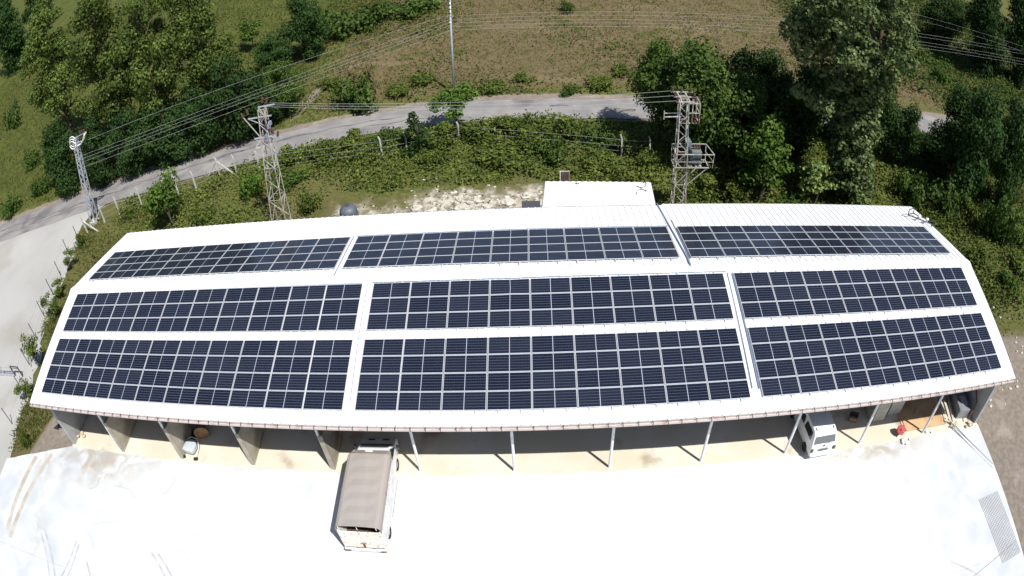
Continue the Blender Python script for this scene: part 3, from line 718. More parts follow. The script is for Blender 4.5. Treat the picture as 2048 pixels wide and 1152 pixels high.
t = MB().prism([(-.34, -.2, 0), (.32, -.26, 0), (.02, .34, 0)], (0, 0, .05)).build("black_sheet", M['black']); t.location = (-2.7, 1.3, .01); tag(t, "small black triangular scrap sheet on bare earth left of shed", "sheet")
t = thing("cardboard_box", "brown cardboard box with dark open flap on the shaded floor", "box", (50.15, 1.85, .06), R(-25))
MB().box(-.26, .26, -.2, .2, 0, .34).build("carton", M['card'], t)
MB().box(-.3, .3, .2, .215, .2, .55).box(-.3, .3, -.02, .2, .345, .36).build("flap", M['black'], t)
t = thing("plywood_stack", "flat stack of orange plywood boards on the floor at right", "boards", (55.6, 1.9, .06))
for k, (x0, x1, y0, y1) in enumerate([(-1.95, 1.25, -1.05, 3.9), (-1.8, 1.6, -1.55, 3.6)]):
    MB().box(x0, x1, y0, y1, k * .051, k * .051 + .05).build("board", M['ply'], t, bevel=.006)
t = thing("hose_reel", "faded red disc-shaped reel standing beside white bags at right", "reel", (53.15, .25, .06), R(10))
A = Matrix.Translation((0, 0, .42)) @ Vector((-.42, -.46, .78)).to_track_quat('Z', 'Y').to_matrix().to_4x4()
def disc(z0, z1, r, m, nm):
    mb = MB().lathe([(.03, z0), (r, z0), (r, z1), (r * .85, z1 + .03), (.03, z1 + .05)], n=24); mb.v = [tuple(A @ Vector(v)) for v in mb.v]; return mb.build(nm, m, t)
disc(.12, .15, .30, M['red'], "flange"); disc(-.15, -.12, .27, M['red'], "flange"); disc(-.115, .115, .18, M['rust'], "drum"); disc(.205, .21, .05, M['black'], "axle")
MB().bar((-.25, -.15, 0), (-.03, 0, .42), .04).bar((.25, -.15, 0), (.03, 0, .42), .04).bar((0, .3, 0), (0, .1, .42), .04).build("stand", M['trim'], t)
lumps("white_bag", "crumpled white plastic bags beside the red reel", "bags", (53.55, -.35, .06), 5, .17, M['white'])
lumps("white_rubble_bag", "white scraps heaped at the foot of the rightmost column", "scraps", (55.6, -.05, .06), 4, .13, M['white'])
for i, (a, b, lab) in enumerate([((57.35, .35), (57.9, 4.5), "pale timber plank nearest the orange boards"), ((57.7, -.1), (58.25, 3.9), "pale timber plank in the middle of three by the grey cabinet"), ((58.0, .0), (58.55, 3.2), "pale timber plank touching the grey cabinet")]):
    o = MB().bar((*a, .09), (*b, .16 + .05 * i), .16, .05).build("timber_plank", M['lightwood'], bevel=.006); tag(o, lab, "plank", "pale planks by the cabinet")
for i, (a, b) in enumerate([((57.5, .0), (58.5, .35)), ((57.2, .55), (58.3, .05)), ((57.5, .75), (57.9, -.1))]):
    o = MB().bar((*a, .22 + .05 * i), (*b, .2 + .05 * i), .09, .03).build("wood_offcut", M['lightwood']); tag(o, ["short pale wood offcut lying crosswise on the planks", "short pale wood offcut crossing the planks diagonally", "short pale wood offcut pointing out toward the yard"][i], "offcut", "wood offcuts on the planks")
t = thing("metal_cabinet", "grey metal cabinet lying on the floor beside right end wall", "cabinet", (58.85, .7, .06), R(-7))
MB().box(-.42, .52, -.1, 2.9, 0, .82).build("case", M['cabinet'], t, bevel=.02)
MB().box(-.1, .46, .35, 1.15, .821, .84).build("door", M['galv'], t, bevel=.01); MB().box(-.08, .02, 1.75, 2.0, .821, .845).build("handle", M['black'], t)
def pipe(name, lab, pts, r, m, g=None): 
    o = MB().tube(pts, r, 8).build(name, m, smooth=True); return tag(o, lab, "pipe", g)
pipe("rusty_pipe", "bent rusty pipe propped between cabinet and right end wall", [(59.15, .15, .4), (59.6, .5, .95), (59.85, .8, 1.3), (59.8, 1.6, 2.0), (59.6, 2.6, 2.6)], .045, M['rust'])
pipe("rusty_bar", "dark rusty bar leaning high on the right end wall", [(59.3, 3.2, 3.1), (59.88, 1.2, 2.9)], .05, M['rust'])
lumps("sand_heap", "low heap of pale sand at the foot of the right end wall", "sand heap", (59.4, -.12, .05), 5, .2, M['beige'])
pipe("long_pipe", "long thin grey pipe lying across yard corner, the inner one of two", [(57.6, .1, .19), (58.4, -1.2, .1), (60.0, -3.9, .06)], .035, M['galv'], "long pipes on the yard corner")
pipe("long_pipe", "long thin grey pipe lying across yard corner, the outer one of two", [(57.9, .2, .2), (58.65, -1.1, .1), (60.15, -3.6, .06)], .03, M['conduit'], "long pipes on the yard corner")
for i, (x, y) in enumerate([(56.2, .9), (54.9, 1.6)]):
    pipe("thin_rod", ["thin dark rod standing on the orange boards toward the right", "thin dark rod standing on the orange boards toward the piers"][i], [(x, y, .162), (x + .05, y + .1, 1.6), (x + .2, y + 1.2, 2.4)], .025, M['trim'], "rods on the orange boards")
# welded mesh sheet lying on the yard
mb = MB(); c0, c1, c2 = Vector((57.75, -5.95, .078)), Vector((59.62, -5.75, .078)), Vector((58.15, -10.95, .078)); ux, uy = c1 - c0, c2 - c0
for i in range(14): mb.bar(c0 + ux * i / 13, c0 + ux * i / 13 + uy, .016)
for i in range(35): mb.bar(c0 + uy * i / 34 + Vector((0, 0, .012)), c0 + uy * i / 34 + ux + Vector((0, 0, .012)), .018)
tag(mb.build("wire_mesh", M['mesh']), "grey welded wire mesh sheet lying flat near the yard's right edge", "mesh sheet")
lumps("brown_rag", "small dark brown rag on the white yard at bottom right", "rag", (48.6, -9.05, .04), 3, .1, M['card'])
# low sliding gate by the driveway
t = thing("sliding_gate", "low grey tube-framed sliding gate across the driveway", "gate", (-11.2, 5.8, .05))
mb = MB()
for z in (.16, .62, .98): mb.bar((-8, -.25, z), (.0, 0, z), .06)
mb.bar((-8, -.25, .08), (.05, 0, .08), .1, .12)
for x in (-6.4, -4.8, -3.2, -1.6, 0): mb.bar((x, x * .031, .05), (x, x * .031, 1.0), .05)
mb.build("leaf_frame", M['galv'], t)
mb = MB()
for x in (.06, 1.2): mb.bar((x, .03, 0), (x, .03, 1.1), .09)
mb.bar((.02, .03, 1.1), (1.24, .03, 1.1), .08).bar((.06, .03, .9), (1.2, .03, .9), .04); mb.build("guide_frame", M['trim'], t)
# ------------------------------------------------------------------ things fixed on the roof
def run(lab, pts, r=.035): o = MB().tube(pts, r, 6).build("cable_conduit", M['conduit']); tag(o, lab, "conduit", "cable conduits on the roof")
run("blue-grey conduit down the rear slope at the roof joint, up to the back eave", [BP(39.4, 9.1, .0), BP(39.5, 6.6, .0), BP(39.76, 1.2, .0), BP(39.72, .1, .03)], .05)
run("blue-grey conduit beside the rear slope right array, just right of the joint", [BP(39.86, 6.4, 0), BP(39.88, 1.0, 0)], .025)
run("grey conduit on the rear slope along the left array's right side", [BP(20.02, 5.5, 0), BP(20.02, .3, 0)], .035)
run("thin grey conduit down the front slope between left and middle arrays", [FP(22.15, 8.8, 0), FP(22.13, 6, 0), FP(22.2, 1.3, 0)], .02)
run("blue-grey conduit down the front slope left of the gap by the right arrays", [FP(41.74, 8.75, 0), FP(41.65, 1.35, 0)], .032)
run("blue-grey conduit down the front slope along the right arrays' left side", [FP(42.02, 8.7, 0), FP(42.0, 1.3, 0)], .032)
run("long thin conduit along the ridge above the front upper left array", [FP(2.1, 8.68, .0), FP(21.8, 8.75, .0)], .022)
run("long thin conduit along the ridge above the front upper middle array", [FP(22.4, 8.78, .0), FP(41.7, 8.85, .0)], .022)
run("long thin conduit along the back edge of rear slope middle array", [BP(20.2, 5.5, .0), BP(39.5, 5.5, .0)], .022)
t = thing("roof_equipment", "small dark frame with white domes at the rear right roof corner", "roof equipment", BP(59.3, 6.1, 0))
mb = MB()
for a, b in (((-.9, .9, .04), (.7, -.8, .34)), ((-.3, 1.1, .04), (.95, -.5, .34))): mb.bar(a, b, .06)
for k in range(4):
    f = k / 3; mb.bar(Vector((-.9, .9, .06)).lerp(Vector((.7, -.8, .36)), f), Vector((-.3, 1.1, .06)).lerp(Vector((.95, -.5, .36)), f), .05)
mb.bar((-.9, .9, -.0), (-.9, .9, .5), .05).bar((-.3, 1.1, .0), (-.3, 1.1, .5), .05).bar((-.9, .9, .5), (-.3, 1.1, .5), .05)
mb.build("ladder_frame", M['trim'], t)
for x, y in ((-.2, .3), (.35, -.1)):
    MB().lathe([(.02, .30), (.11, .31), (.15, .37), (.11, .45), (.02, .48)], (x, y, 0), 14).build("dome", M['white'], t, smooth=True)
# lean-to behind, its roof just under the back eave
t = thing("lean_to", "white-roofed lean-to annex standing against the back of the shed", "annex", (35.5, 16.3, 0))
A4 = [(31.75, 16.68), (39.35, 16.68), (39.72, 21.0), (32.1, 21.5)]
zt = lambda y: 5.33 - (y - 16.7) * .14
mb = MB(); prof = []
n = 17; f_, b_ = [], []
for i in range(n * 4 + 1):
    k = i / (n * 4); u = Vector((*A4[0], 0)).lerp(Vector((*A4[1], 0)), k); w = Vector((*A4[3], 0)).lerp(Vector((*A4[2], 0)), k); h = [0, .035, .035, 0][i % 4]
    f_.append(Vector((u.x - 35.5, u.y - 16.3, zt(u.y) + h))); b_.append(Vector((w.x - 35.5, w.y - 16.3, zt(w.y) + h)))
m = len(f_); dn = Vector((0, 0, -.14))
mb.add(f_ + b_, [(i, i + 1, m + i + 1, m + i) for i in range(m - 1)])
cs = [f_[0], f_[-1], b_[-1], b_[0]]; mb.add(cs + [c + dn for c in cs], [(0, 4, 5, 1), (1, 5, 6, 2), (2, 6, 7, 3), (3, 7, 4, 0), (7, 6, 5, 4)])
mb.build("roof", M['roof'], t)
mb = MB()
for (xa, ya), (xb, yb2) in (((31.95, 16.75), (32.25, 21.3)), ((39.2, 16.75), (39.5, 20.85)), ((32.25, 21.3), (39.5, 20.85))):
    ps = [Vector((xa - 35.5, ya - 16.3, 0)), Vector((xb - 35.5, yb2 - 16.3, 0))]; d = (ps[1] - ps[0]).normalized(); nn = Vector((-d.y, d.x, 0)) * .2
    mb.prism([ps[0], ps[1], ps[1] + Vector((0, 0, zt(yb2) - .2)), ps[0] + Vector((0, 0, zt(ya) - .2))], nn)
mb.build("wall", M['wallconc'], t)
e = MB()
for a, b in zip(cs[1:], cs[2:] + cs[:1]): e.bar(a + Vector((0, 0, -.09)), b + Vector((0, 0, -.09)), .07, .16)
e.build("edge_trim", M['trim'], t)
pts = [(39.55 - .02 * i, 20.8 - .09 * i + .3 * math.sin(i * .9), 0) for i in range(20)]
pts = [(x - .5 + .35 * math.sin(i * .6), y, zt(y) + .06) for i, (x, y, z) in enumerate(pts)]
tag(MB().tube(pts, .018, 5).build("black_cable", M['black']), "loose black cable coiled on the annex roof's far right corner", "cable")
o = lumps("black_scrap", "small black scrap lying on the annex roof near its back edge", "scrap", (34.4, 20.9, zt(20.9) + .03), 2, .1, M['black'])
t = thing("sheet_screen", "brown rusty sheet in a pale frame standing behind the annex", "screen", (33.25, 22.4, .4), R(2))
MB().box(0, .62, -.02, .02, 2.9, 4.5).build("sheet", M['brownsheet'], t); MB().bar((-.03, 0, 0), (-.03, 0, 4.62), .05).bar((.62, 0, 0), (.62, 0, 4.5), .03).bar((-.03, 0, 4.55), (.64, 0, 4.55), .03).build("frame", M['white'], t)
t = thing("storage_hut", "dark brown boarded hut squeezed beside the annex's left wall", "hut", (31.1, 17.6, 0))
MB().box(-.55, .5, -.7, .7, 0, 4.75).build("wall", M['brownsheet'], t); MB().prism([(-.68, -.85, 4.76), (.56, -.85, 4.76), (.56, .85, 4.9), (-.68, .85, 4.9)], (0, 0, .07)).build("roof", M['trim'], t)
t = thing("water_tank", "grey round water tank rising just behind the back eave", "water tank", (18.55, 17.55, 0))
MB().lathe([(.05, 4.0), (.62, 4.0), (.65, 4.1), (.65, 5.35), (.6, 5.6), (.45, 5.78), (.22, 5.87), (.02, 5.88)], n=24).build("vessel", M['tank'], t, smooth=True)
MB().lathe([(.02, 5.86), (.16, 5.86), (.16, 5.93), (.02, 5.95)], n=14).build("lid", M['trim'], t)
MB().tube([(-.25, -.64, 5.5), (-.3, -.72, 5.2), (.05, -.72, 5.0)], .035, 6).build("pipe", M['white'], t)
lg = MB()
for a in range(4): lg.bar((.5 * math.cos(a * 1.571 + .8), .5 * math.sin(a * 1.571 + .8), 0), (.5 * math.cos(a * 1.571 + .8), .5 * math.sin(a * 1.571 + .8), 4.0), .08)
lg.build("stand", M['galv'], t)

# ------------------------------------------------------------------ pylons, pole, wires, fences
def TZ(x, y): return float(terrain(x, y))
def lattice(parent, base, top, w0, w1, npan, m, leg=.06, br=.038, name="lattice_mast"):
    mb = MB(); base, top = Vector(base), Vector(top)
    def corner(f, k):
        c = base.lerp(top, f); w = (w0 + (w1 - w0) * f) / 2; return c + Vector(((-1, 1, 1, -1)[k] * w, (-1, -1, 1, 1)[k] * w, 0))
    for k in range(4): mb.bar(corner(0, k), corner(1, k), leg)
    fs = [0]; h = 1.
    for i in range(npan): h *= .94; fs.append(fs[-1] + h)
    fs = [f / fs[-1] for f in fs]
    for i in range(npan):
        for k in range(4):
            a, b = (k, (k + 1) % 4) if (i + k) % 2 else ((k + 1) % 4, k)
            mb.bar(corner(fs[i], a), corner(fs[i + 1], b), br)
            if i % 3 == 0: mb.bar(corner(fs[i], k), corner(fs[i], (k + 1) % 4), br)
    for k in range(4): mb.bar(corner(1, k), corner(1, (k + 1) % 4), br)
    return mb.build(name, m, parent)
def insulator(parent, p, d=(0, 0, 1), L=.3, r=.06, m=None):
    p, d = Vector(p), Vector(d).normalized(); mb = MB()
    for i in range(4): mb.cyl(p + d * L * (i / 4), p + d * L * (i / 4 + .14), r * 1.25, r * .9, n=8); mb.cyl(p + d * L * (i / 4 + .14), p + d * L * (i / 4 + .25), r * .5, n=6)
    return mb.build("insulator", m or M['insul'], parent)
# A: rust-flecked pylon behind the left half of the shed
b0 = Vector((10.74, 23, TZ(10.74, 23) - .1)); t0 = Vector((11.5, 23, 11.6)) - b0
pa = thing("lattice_pylon", "rust-flecked lattice pylon with switch gear rising behind the left half of roof", "pylon", b0, group="lattice pylons")
lattice(pa, (0, 0, 0), t0, 1.35, .5, 13, M['rustcream'])
ax = lambda z: t0 * (z / t0.z)
for z, x0, x1, yy in ((9.0, -.9, .9, -.3), (8.6, -.3, 1.1, .3), (10.6, -1.3, .7, 0), (11.4, -.4, 1.0, .2)):
    MB().bar(ax(z) + Vector((x0, yy, 0)), ax(z) + Vector((x1, yy, .06)), .09).bar(ax(z) + Vector((x0, yy, 0)), ax(z - .7) + Vector((0, yy, 0)), .05).build("crossarm", M['galv'], pa)
MB().bar(ax(8.2) + Vector((-.95, -.4, 0)), ax(8.25) + Vector((-.1, -.3, 0)), .09).bar(ax(8.2) + Vector((-.95, -.4, 0)), ax(9.0) + Vector((-.3, -.2, 0)), .09).build("bracket", M['pylonarm'], pa)
MB().bar(ax(9.1) + Vector((-.4, -.3, 0)), ax(10.9) + Vector((-1.55, -.3, 0)), .06).build("switch_lever", M['rustcream'], pa)
for dx, z, dy in ((-1.6, 10.9, -.3), (-1.25, 11.0, 0), (.0, 11.75, .2), (.35, 11.7, .2), (.3, 9.8, -.3), (.55, 9.5, -.3), (.75, 9.25, -.3), (.4, 9.05, .3), (.85, 8.75, .3), (.2, 10.3, -.2)):
    insulator(pa, ax(z) + Vector((dx, dy, 0)), (random.Random(int(z * 9)).uniform(-.4, .4), 0, 1), .42, .085)
for dx, z in ((.45, 9.9), (.2, 9.1), (.65, 10.2)): MB().box(-.09, .09, -.1, .1, -.15, .15, M=Matrix.Translation(ax(z) + Vector((dx, -.32, 0)))).build("switch_box", M['conduit'], pa)
# B: transformer pylon
b0 = Vector((42.45, 23, TZ(42.45, 23) - .1)); t0 = Vector((42.18, 23, 10.7)) - b0
pb = thing("transformer_pylon", "pale lattice pylon carrying a green transformer behind the roof's right part", "pylon", b0, group="lattice pylons")
lattice(pb, (0, 0, 0), t0, 1.05, .62, 12, M['rustcream'], .07, .042)
ax = lambda z: t0 * (z / t0.z)
o = ax(10.45)
for dy in (-.9, 0, .9): MB().bar(o + Vector((-.75, dy, .1)), o + Vector((.85, dy, .1)), .08).build("crossarm", M['pylonarm'], pb)
MB().bar(o + Vector((-.3, -.95, .03)), o + Vector((-.3, .95, .03)), .08).bar(o + Vector((.3, -.95, .03)), o + Vector((.3, .95, .03)), .08).build("head_frame", M['rustcream'], pb)
for k, (dx, dy) in enumerate([(-.65, -.9), (-.65, 0), (-.65, .9), (.7, -.9), (.75, -.1), (.7, .8), (.0, .9)]): insulator(pb, o + Vector((dx, dy, .15)), (0, 0, 1), .36, .08)
fr = MB(); q = ax(9.2)
for p in ((.45, -.95), (1.0, -.95), (1.0, .1)): fr.bar(q + Vector((p[0], p[1], -.3)), q + Vector((p[0], p[1], 1.3)), .05)
for z in (-.3, .5, 1.25): fr.bar(q + Vector((.2, -.95, z)), q + Vector((1.0, -.95, z)), .05).bar(q + Vector((1.0, -.95, z)), q + Vector((1.0, .3, z)), .05)
fr.build("fuse_frame", M['pylonarm'], pb)
for dx in (.45, .7, .95): insulator(pb, q + Vector((dx, -.98, .1)), (0, 0, 1), .32, .07); insulator(pb, q + Vector((dx, -.98, -.3)), (0, 0, 1), .26, .07)
br_ = MB()
for dz in (0, .3): br_.bar(q + Vector((-1.5, -.4, dz - .1)), q + Vector((-.2, -.3, dz - .1)), .06)
br_.bar(q + Vector((-1.5, -.4, -.3)), q + Vector((-1.5, -.4, .4)), .05).build("side_bracket", M['pylonarm'], pb)
pz = 5.0; pl = MB(); c = ax(pz)
for y in (-.62, .62): pl.bar(c + Vector((-.6, y, 0)), c + Vector((2.1, y, 0)), .07)
for x in (-.6, .55, 1.4, 2.08): pl.bar(c + Vector((x, -.62, .0)), c + Vector((x, .62, .0)), .06)
for k in range(3): pl.box(.65 + k * .36, .80 + k * .36, -.62, .62, .052, .08, M=Matrix.Translation(c))
pl.bar(c + Vector((2.0, -.58, -.02)), ax(pz - 1.8) + Vector((.3, -.4, 0)), .06).bar(c + Vector((2.0, .58, -.02)), ax(pz - 1.8) + Vector((.3, .4, 0)), .06)
plat = pl.build("platform", M['rustcream'], pb)
rl = MB(); z1 = 1.25
P4 = [(-.6, -.85), (2.35, -.85), (2.1, .85), (-.6, .85)]
for i in range(4):
    a, b = P4[i], P4[(i + 1) % 4]
    rl.bar(c + Vector((*a, z1)), c + Vector((*b, z1)), .055)
    rl.bar(c + Vector((a[0], a[1] * .75, 0)), c + Vector((*a, z1)), .045)
    if i != 2: rl.bar(c + Vector((*a, z1 * .5)), c + Vector((*b, z1 * .5)), .03)
rl.build("railing", M['pylonarm'], plat)
tf = MB().box(.72, 1.5, -.42, .42, .2, 1.25, M=Matrix.Translation(c)); tfo = tf.build("transformer", M['transf'], pb, bevel=.05)
for k in range(7):
    for y0 in (-.6, .421): MB().box(.78 + k * .1, .82 + k * .1, y0, y0 + .179, .3, 1.1, M=Matrix.Translation(c)).build("cooling_fin", M['transf'], tfo)
MB().cyl(c + Vector((.55, -.2, 1.75)), c + Vector((.55, .6, 1.75)), .2, n=14).cyl(c + Vector((.62, 0, 1.2)), c + Vector((.58, 0, 1.6)), .05, n=8).build("conservator", M['transf'], tfo)
for dx in (.95, 1.15, 1.35): insulator(tfo, c + Vector((dx, 0, 1.25)), (0, 0, 1), .4, .07)
# C: slim lattice pylon at the road on the left
b0 = Vector((-12.42, 26.5, TZ(-12.42, 26.5) - .1)); t0 = Vector((-11.15, 26.5, 10.45)) - b0
pc = thing("lattice_pylon", "slim bluish lattice pylon with white cable loops beside road at far left", "pylon", b0, group="lattice pylons")
lattice(pc, (0, 0, 0), t0, .72, .42, 18, M['galv'], .08, .045); ax = lambda z: t0 * (z / t0.z)
for z, L in ((9.3, 1.0), (9.0, .7)): MB().bar(ax(z) + Vector((-.6, 0, 0)), ax(z) + Vector((L, 0, 0)), .08).build("crossarm", M['galv'], pc)
MB().bar(ax(9.6) + Vector((-.2, 0, .2)), ax(9.6) + Vector((1.6, 0, .5)), .07).build("top_arm", M['galv'], pc)
for k in range(3):
    MB().tube([ax(9.2) + Vector((-.35 + .42 * math.cos(a), -.25 + .12 * k, .2 * k + .42 * math.sin(a))) for a in [i * .45 for i in range(15)]], .05, 6).build("cable_loop", M['white'], pc, smooth=True)
    MB().tube([ax(9.0) + Vector((.1 + 1.6 * f, -.2 + .18 * k, -.35 * math.sin(f * 3.14) + f * 1.1)) for f in [i / 8 for i in range(9)]], .045, 6).build("cable", M['white'], pc, smooth=True)
    insulator(pc, ax(9.9) + Vector((.9 + .3 * k, 0, .25)), (0, 0, 1), .35, .08); insulator(pc, ax(9.35) + Vector((-.5 + .25 * k, -.1, .1)), (-.5, 0, 1), .3, .09, M['trim'])
MB().box(-.45, .45, -.45, .45, -.2, .35).build("footing", M['postconc'], pc)
# D: single utility pole across the road
b0 = Vector((23.43, 43.9, TZ(23.43, 43.9) - .2)); up = Vector((23.86, 43.9, 13.4)) - b0
pd = thing("utility_pole", "tall slim grey utility pole beyond the road at the meadow's edge", "utility pole", b0)
MB().cyl((0, 0, 0), up, .15, .09, n=12).build("shaft", M['galv'], pd, smooth=True); ax = lambda z: up * (z / up.z)
for z in (8.3, 9.3, 9.75, 10.2, 10.65, 11.1): insulator(pd, ax(z) + Vector((-.02, -.12, 0)), (0, -1, .5), .2, .07, M['trim'] if z > 9 else M['white'])
for z in (9.0, 11.0): MB().bar(ax(z) + Vector((-.35, -.1, 0)), ax(z) + Vector((.35, -.1, 0)), .06).build("crossarm", M['galv'], pd)
MB().box(-.14, .14, -.16, .16, 0, .35, M=Matrix.Translation(ax(11.7) + Vector((0, -.1, 0)))).build("lamp_head", M['trim'], pd)
def wire(lab, a, b, sag, r=.009, m=M['wire']):
    a, b = Vector(a), Vector(b); pts = []
    for i in range(25):
        f = i / 24; p = a.lerp(b, f); p.z -= sag * 4 * f * (1 - f); pts.append(p)
    tag(MB().tube(pts, r, 4).build("overhead_wire", m), lab, "wire", "overhead wires")
pole = lambda z: Vector((23.43 + .43 * z / 11.2, 43.78, z))
lab = "thin overhead wire from utility pole to slim left pylon, %s of the bundle"
for w, z1, z2 in (("topmost", 11.2, 9.9), ("second from top", 10.75, 8.55), ("middle one", 10.4, 8.2), ("second from bottom", 10.1, 7.85), ("lowest", 9.55, 7.3)):
    wire(lab % w, pole(z1), (-12.42 + 1.27 * (z2 - .8) / 9.6 + .3, 26.5, z2), 1.1 if z2 < 9 else .6)
lab = "overhead wire from utility pole across meadow to the right, %s of bundle"
for i, w in enumerate(("lowest", "second from bottom", "middle one", "second from top", "topmost")):
    wire(lab % w, pole(9.5 + .38 * i), (124, 56 + .3 * i, 9.6 + .38 * i + (.5 if i > 2 else 0)), 1.4)
for dy, w in ((-.9, "nearest the shed"), (0, "middle of three"), (.9, "farthest from the shed")):
    wire("overhead wire between transformer and rust-flecked pylons, " + w, (41.45, 23 + dy, 10.8), (11.9 + dy * .2, 23.2 + dy * .3, 11.75), 1.0, .011)
for i, w in enumerate(("lower", "upper")): wire("faint high wire crossing top of the meadow, the %s one" % w, (30, 66, 11.4 + i * .6), (104, 52, 11.5 + i * .8), .8, .007)
# fences
fp = [(-10.8, 26.3), (-9.2, 27.3), (-6.7, 28.3), (-2.4, 29.2), (-.3, 29.4), (1.5, 31.6), (3.4, 31.6), (5.9, 31.7), (8.1, 31.2), (18., 31.8), (20.2, 32.3), (24.8, 33.6), (38.9, 30.6), (41.3, 30.3)]
t = thing("post_fence", "line of white concrete fence posts with wires along the near road edge", "fence", (0, 0, 0))
rg = random.Random(4); tops = []
for i, (x, y) in enumerate(fp):
    z = TZ(x, y); a = rg.uniform(-.06, .1); mb = MB().bar((x, y, z - .2), (x + a * .3, y, z + 1.75), .12).bar((x + a * .3, y, z + 1.74), (x + a * .3 - .12, y, z + 2.1), .11)
    mb.build("post", M['postconc'], t); tops.append((x + a * .2, y, z))
    for s in ((-1.6, .2), (1.6, .1)):
        if i in (5,) or (i == 0 and s[0] < 0) or (i == 0 and s[0] > 0 and False): MB().bar((x + s[0], y + s[1], TZ(x + s[0], y) - .1), (x, y, z + 1.6), .12).build("brace", M['postconc'], t)
for h in (.5, 1.0, 1.6):
    mb = MB()
    for (x0, y0, z0), (x1, y1, z1) in zip(tops[:-1], tops[1:]): mb.tube([(x0, y0, z0 + h), ((x0 + x1) / 2, (y0 + y1) / 2, max((z0 + z1) / 2 + h - .05, TZ((x0 + x1) / 2, (y0 + y1) / 2) + .1)), (x1, y1, z1 + h)], .007, 3)
    mb.build("wire_strand", M['galv'], t)
MB().bar((-12.7, 25.1, .5), (-12.9, 25.1, 2.6), .13).build("post", M['postconc'], t); MB().bar((-10.9, 25.0, .55), (-12.8, 25.05, 2.1), .12).build("brace", M['postconc'], t)
t = thing("iron_fence", "row of thin dark iron fence posts along the driveway's right side", "fence", (0, 0, 0)); pr = None
for x, y in ((-8.3, .8), (-8.8, 4.2), (-9.9, 7.2), (-10.9, 10.3), (-11.7, 13.2), (-12.5, 16.3), (-13.0, 18.9), (-13.9, 22.2), (-13.4, 24.0)):
    z = TZ(x, y); MB().bar((x, y, z - .1), (x - .05, y, z + 1.85), .055).build("post", M['trim'], t)
    if pr:
        for h in (.7, 1.7):
            MB().tube([(pr[0], pr[1], pr[2] + h), (x, y, z + h)], .006, 3).build("wire_strand", M['trim'], t)
    pr = (x, y, z)

# ------------------------------------------------------------------ vegetation
def leaves(C0, out, size, rs, up=.35):
    "kite-shaped leaves at points C0, facing roughly along out"
    n = len(C0); N = out + rs.normal(0, .55, (n, 3)); N[:, 2] += up; N /= np.linalg.norm(N, axis=1)[:, None] + 1e-9
    T = np.cross(N, rs.normal(0, 1, (n, 3))); T /= np.linalg.norm(T, axis=1)[:, None] + 1e-9; B = np.cross(N, T)
    s = (size * rs.uniform(.55, 1.35, n))[:, None]
    V = np.stack([C0 - T * s * .5, C0 + B * s * .34 + T * s * .05, C0 + T * s * .5 - N * s * .12, C0 - B * s * .34 + T * s * .05], 1).reshape(-1, 3)
    return V, np.arange(n * 4).reshape(-1, 4)
def crown_mesh(name, blobs, per, size, m, seed, fill=.25, flat=.8):
    rs = np.random.RandomState(seed); CC, OO = [], []
    for (x, y, z, r) in blobs:
        k = int(per * (r / 1.2) ** 2) + 8
        d = rs.normal(0, 1, (k, 3)); d /= np.linalg.norm(d, axis=1)[:, None]
        rad = np.where(rs.rand(k) < fill, rs.uniform(.2, 1, k), rs.uniform(.8, 1.12, k)) * r
        lump = 1 + .18 * np.sin(d[:, 0] * 5 + x) * np.sin(d[:, 1] * 5 + y) + .12 * np.sin(d[:, 2] * 7 + z)
        CC.append(np.array([x, y, z]) + d * (rad * lump)[:, None] * np.array([1, 1, flat])); OO.append(d)
    V, F = leaves(np.concatenate(CC), np.concatenate(OO), size, rs)
    return fast_mesh(name, V, F, [m])
def trunk_mb(h, r, limbs, rs, bend=.25):
    mb = MB(); pts = [(bend * math.sin(f * 3), bend * math.cos(f * 2.3) - bend, h * f) for f in np.linspace(0, 1, 7)]
    mb.tube(pts, [r * (1 - .75 * f) for f in np.linspace(0, 1, 7)], 8)
    for (x, y, z, _) in limbs:
        f = min(.95, max(.12, (z / h) - .22)); p0 = Vector((bend * math.sin(f * 3), bend * math.cos(f * 2.3) - bend, h * f)); p1 = Vector((x, y, z))
        mid = p0.lerp(p1, .5) + Vector((0, 0, .12 * (p1 - p0).length))
        mb.tube([p0, mid, p1], [r * .42 * (1 - f * .6), r * .26 * (1 - f * .5), r * .08], 5)
    return mb
def ell_blobs(n, rx, rz, zc, r, seed, shell=.6, taper=0):
    rs = np.random.RandomState(seed); o = []
    while len(o) < n:
        d = rs.normal(0, 1, 3); d /= np.linalg.norm(d); f = rs.uniform(shell, 1) if rs.rand() < .75 else rs.uniform(.1, shell)
        z = zc + d[2] * rz * f; w = 1 - taper * max(0, (z - zc) / rz)
        o.append((d[0] * rx * f * w, d[1] * rx * f * w, z, r * rs.uniform(.65, 1.25)))
    return o
PROTO = {}
def make_proto(key, h, blobs, per, size, leaf, seed, tr, nlimb=14, **kw):
    root = bpy.data.objects.new("tree_root", None)
    rs = random.Random(seed)
    cm = crown_mesh("crown", blobs, per, size, M[leaf], seed, **kw)
    tb = trunk_mb(h * .86, tr, rs.sample(blobs, min(nlimb, len(blobs))), rs)
    me = bpy.data.meshes.new("trunk"); me.from_pydata(tb.v, [], tb.f); me.materials.append(M['bark'])
    PROTO.setdefault(key, []).append((h, max(math.hypot(b[0], b[1]) + b[3] for b in blobs) * 2, cm, me))
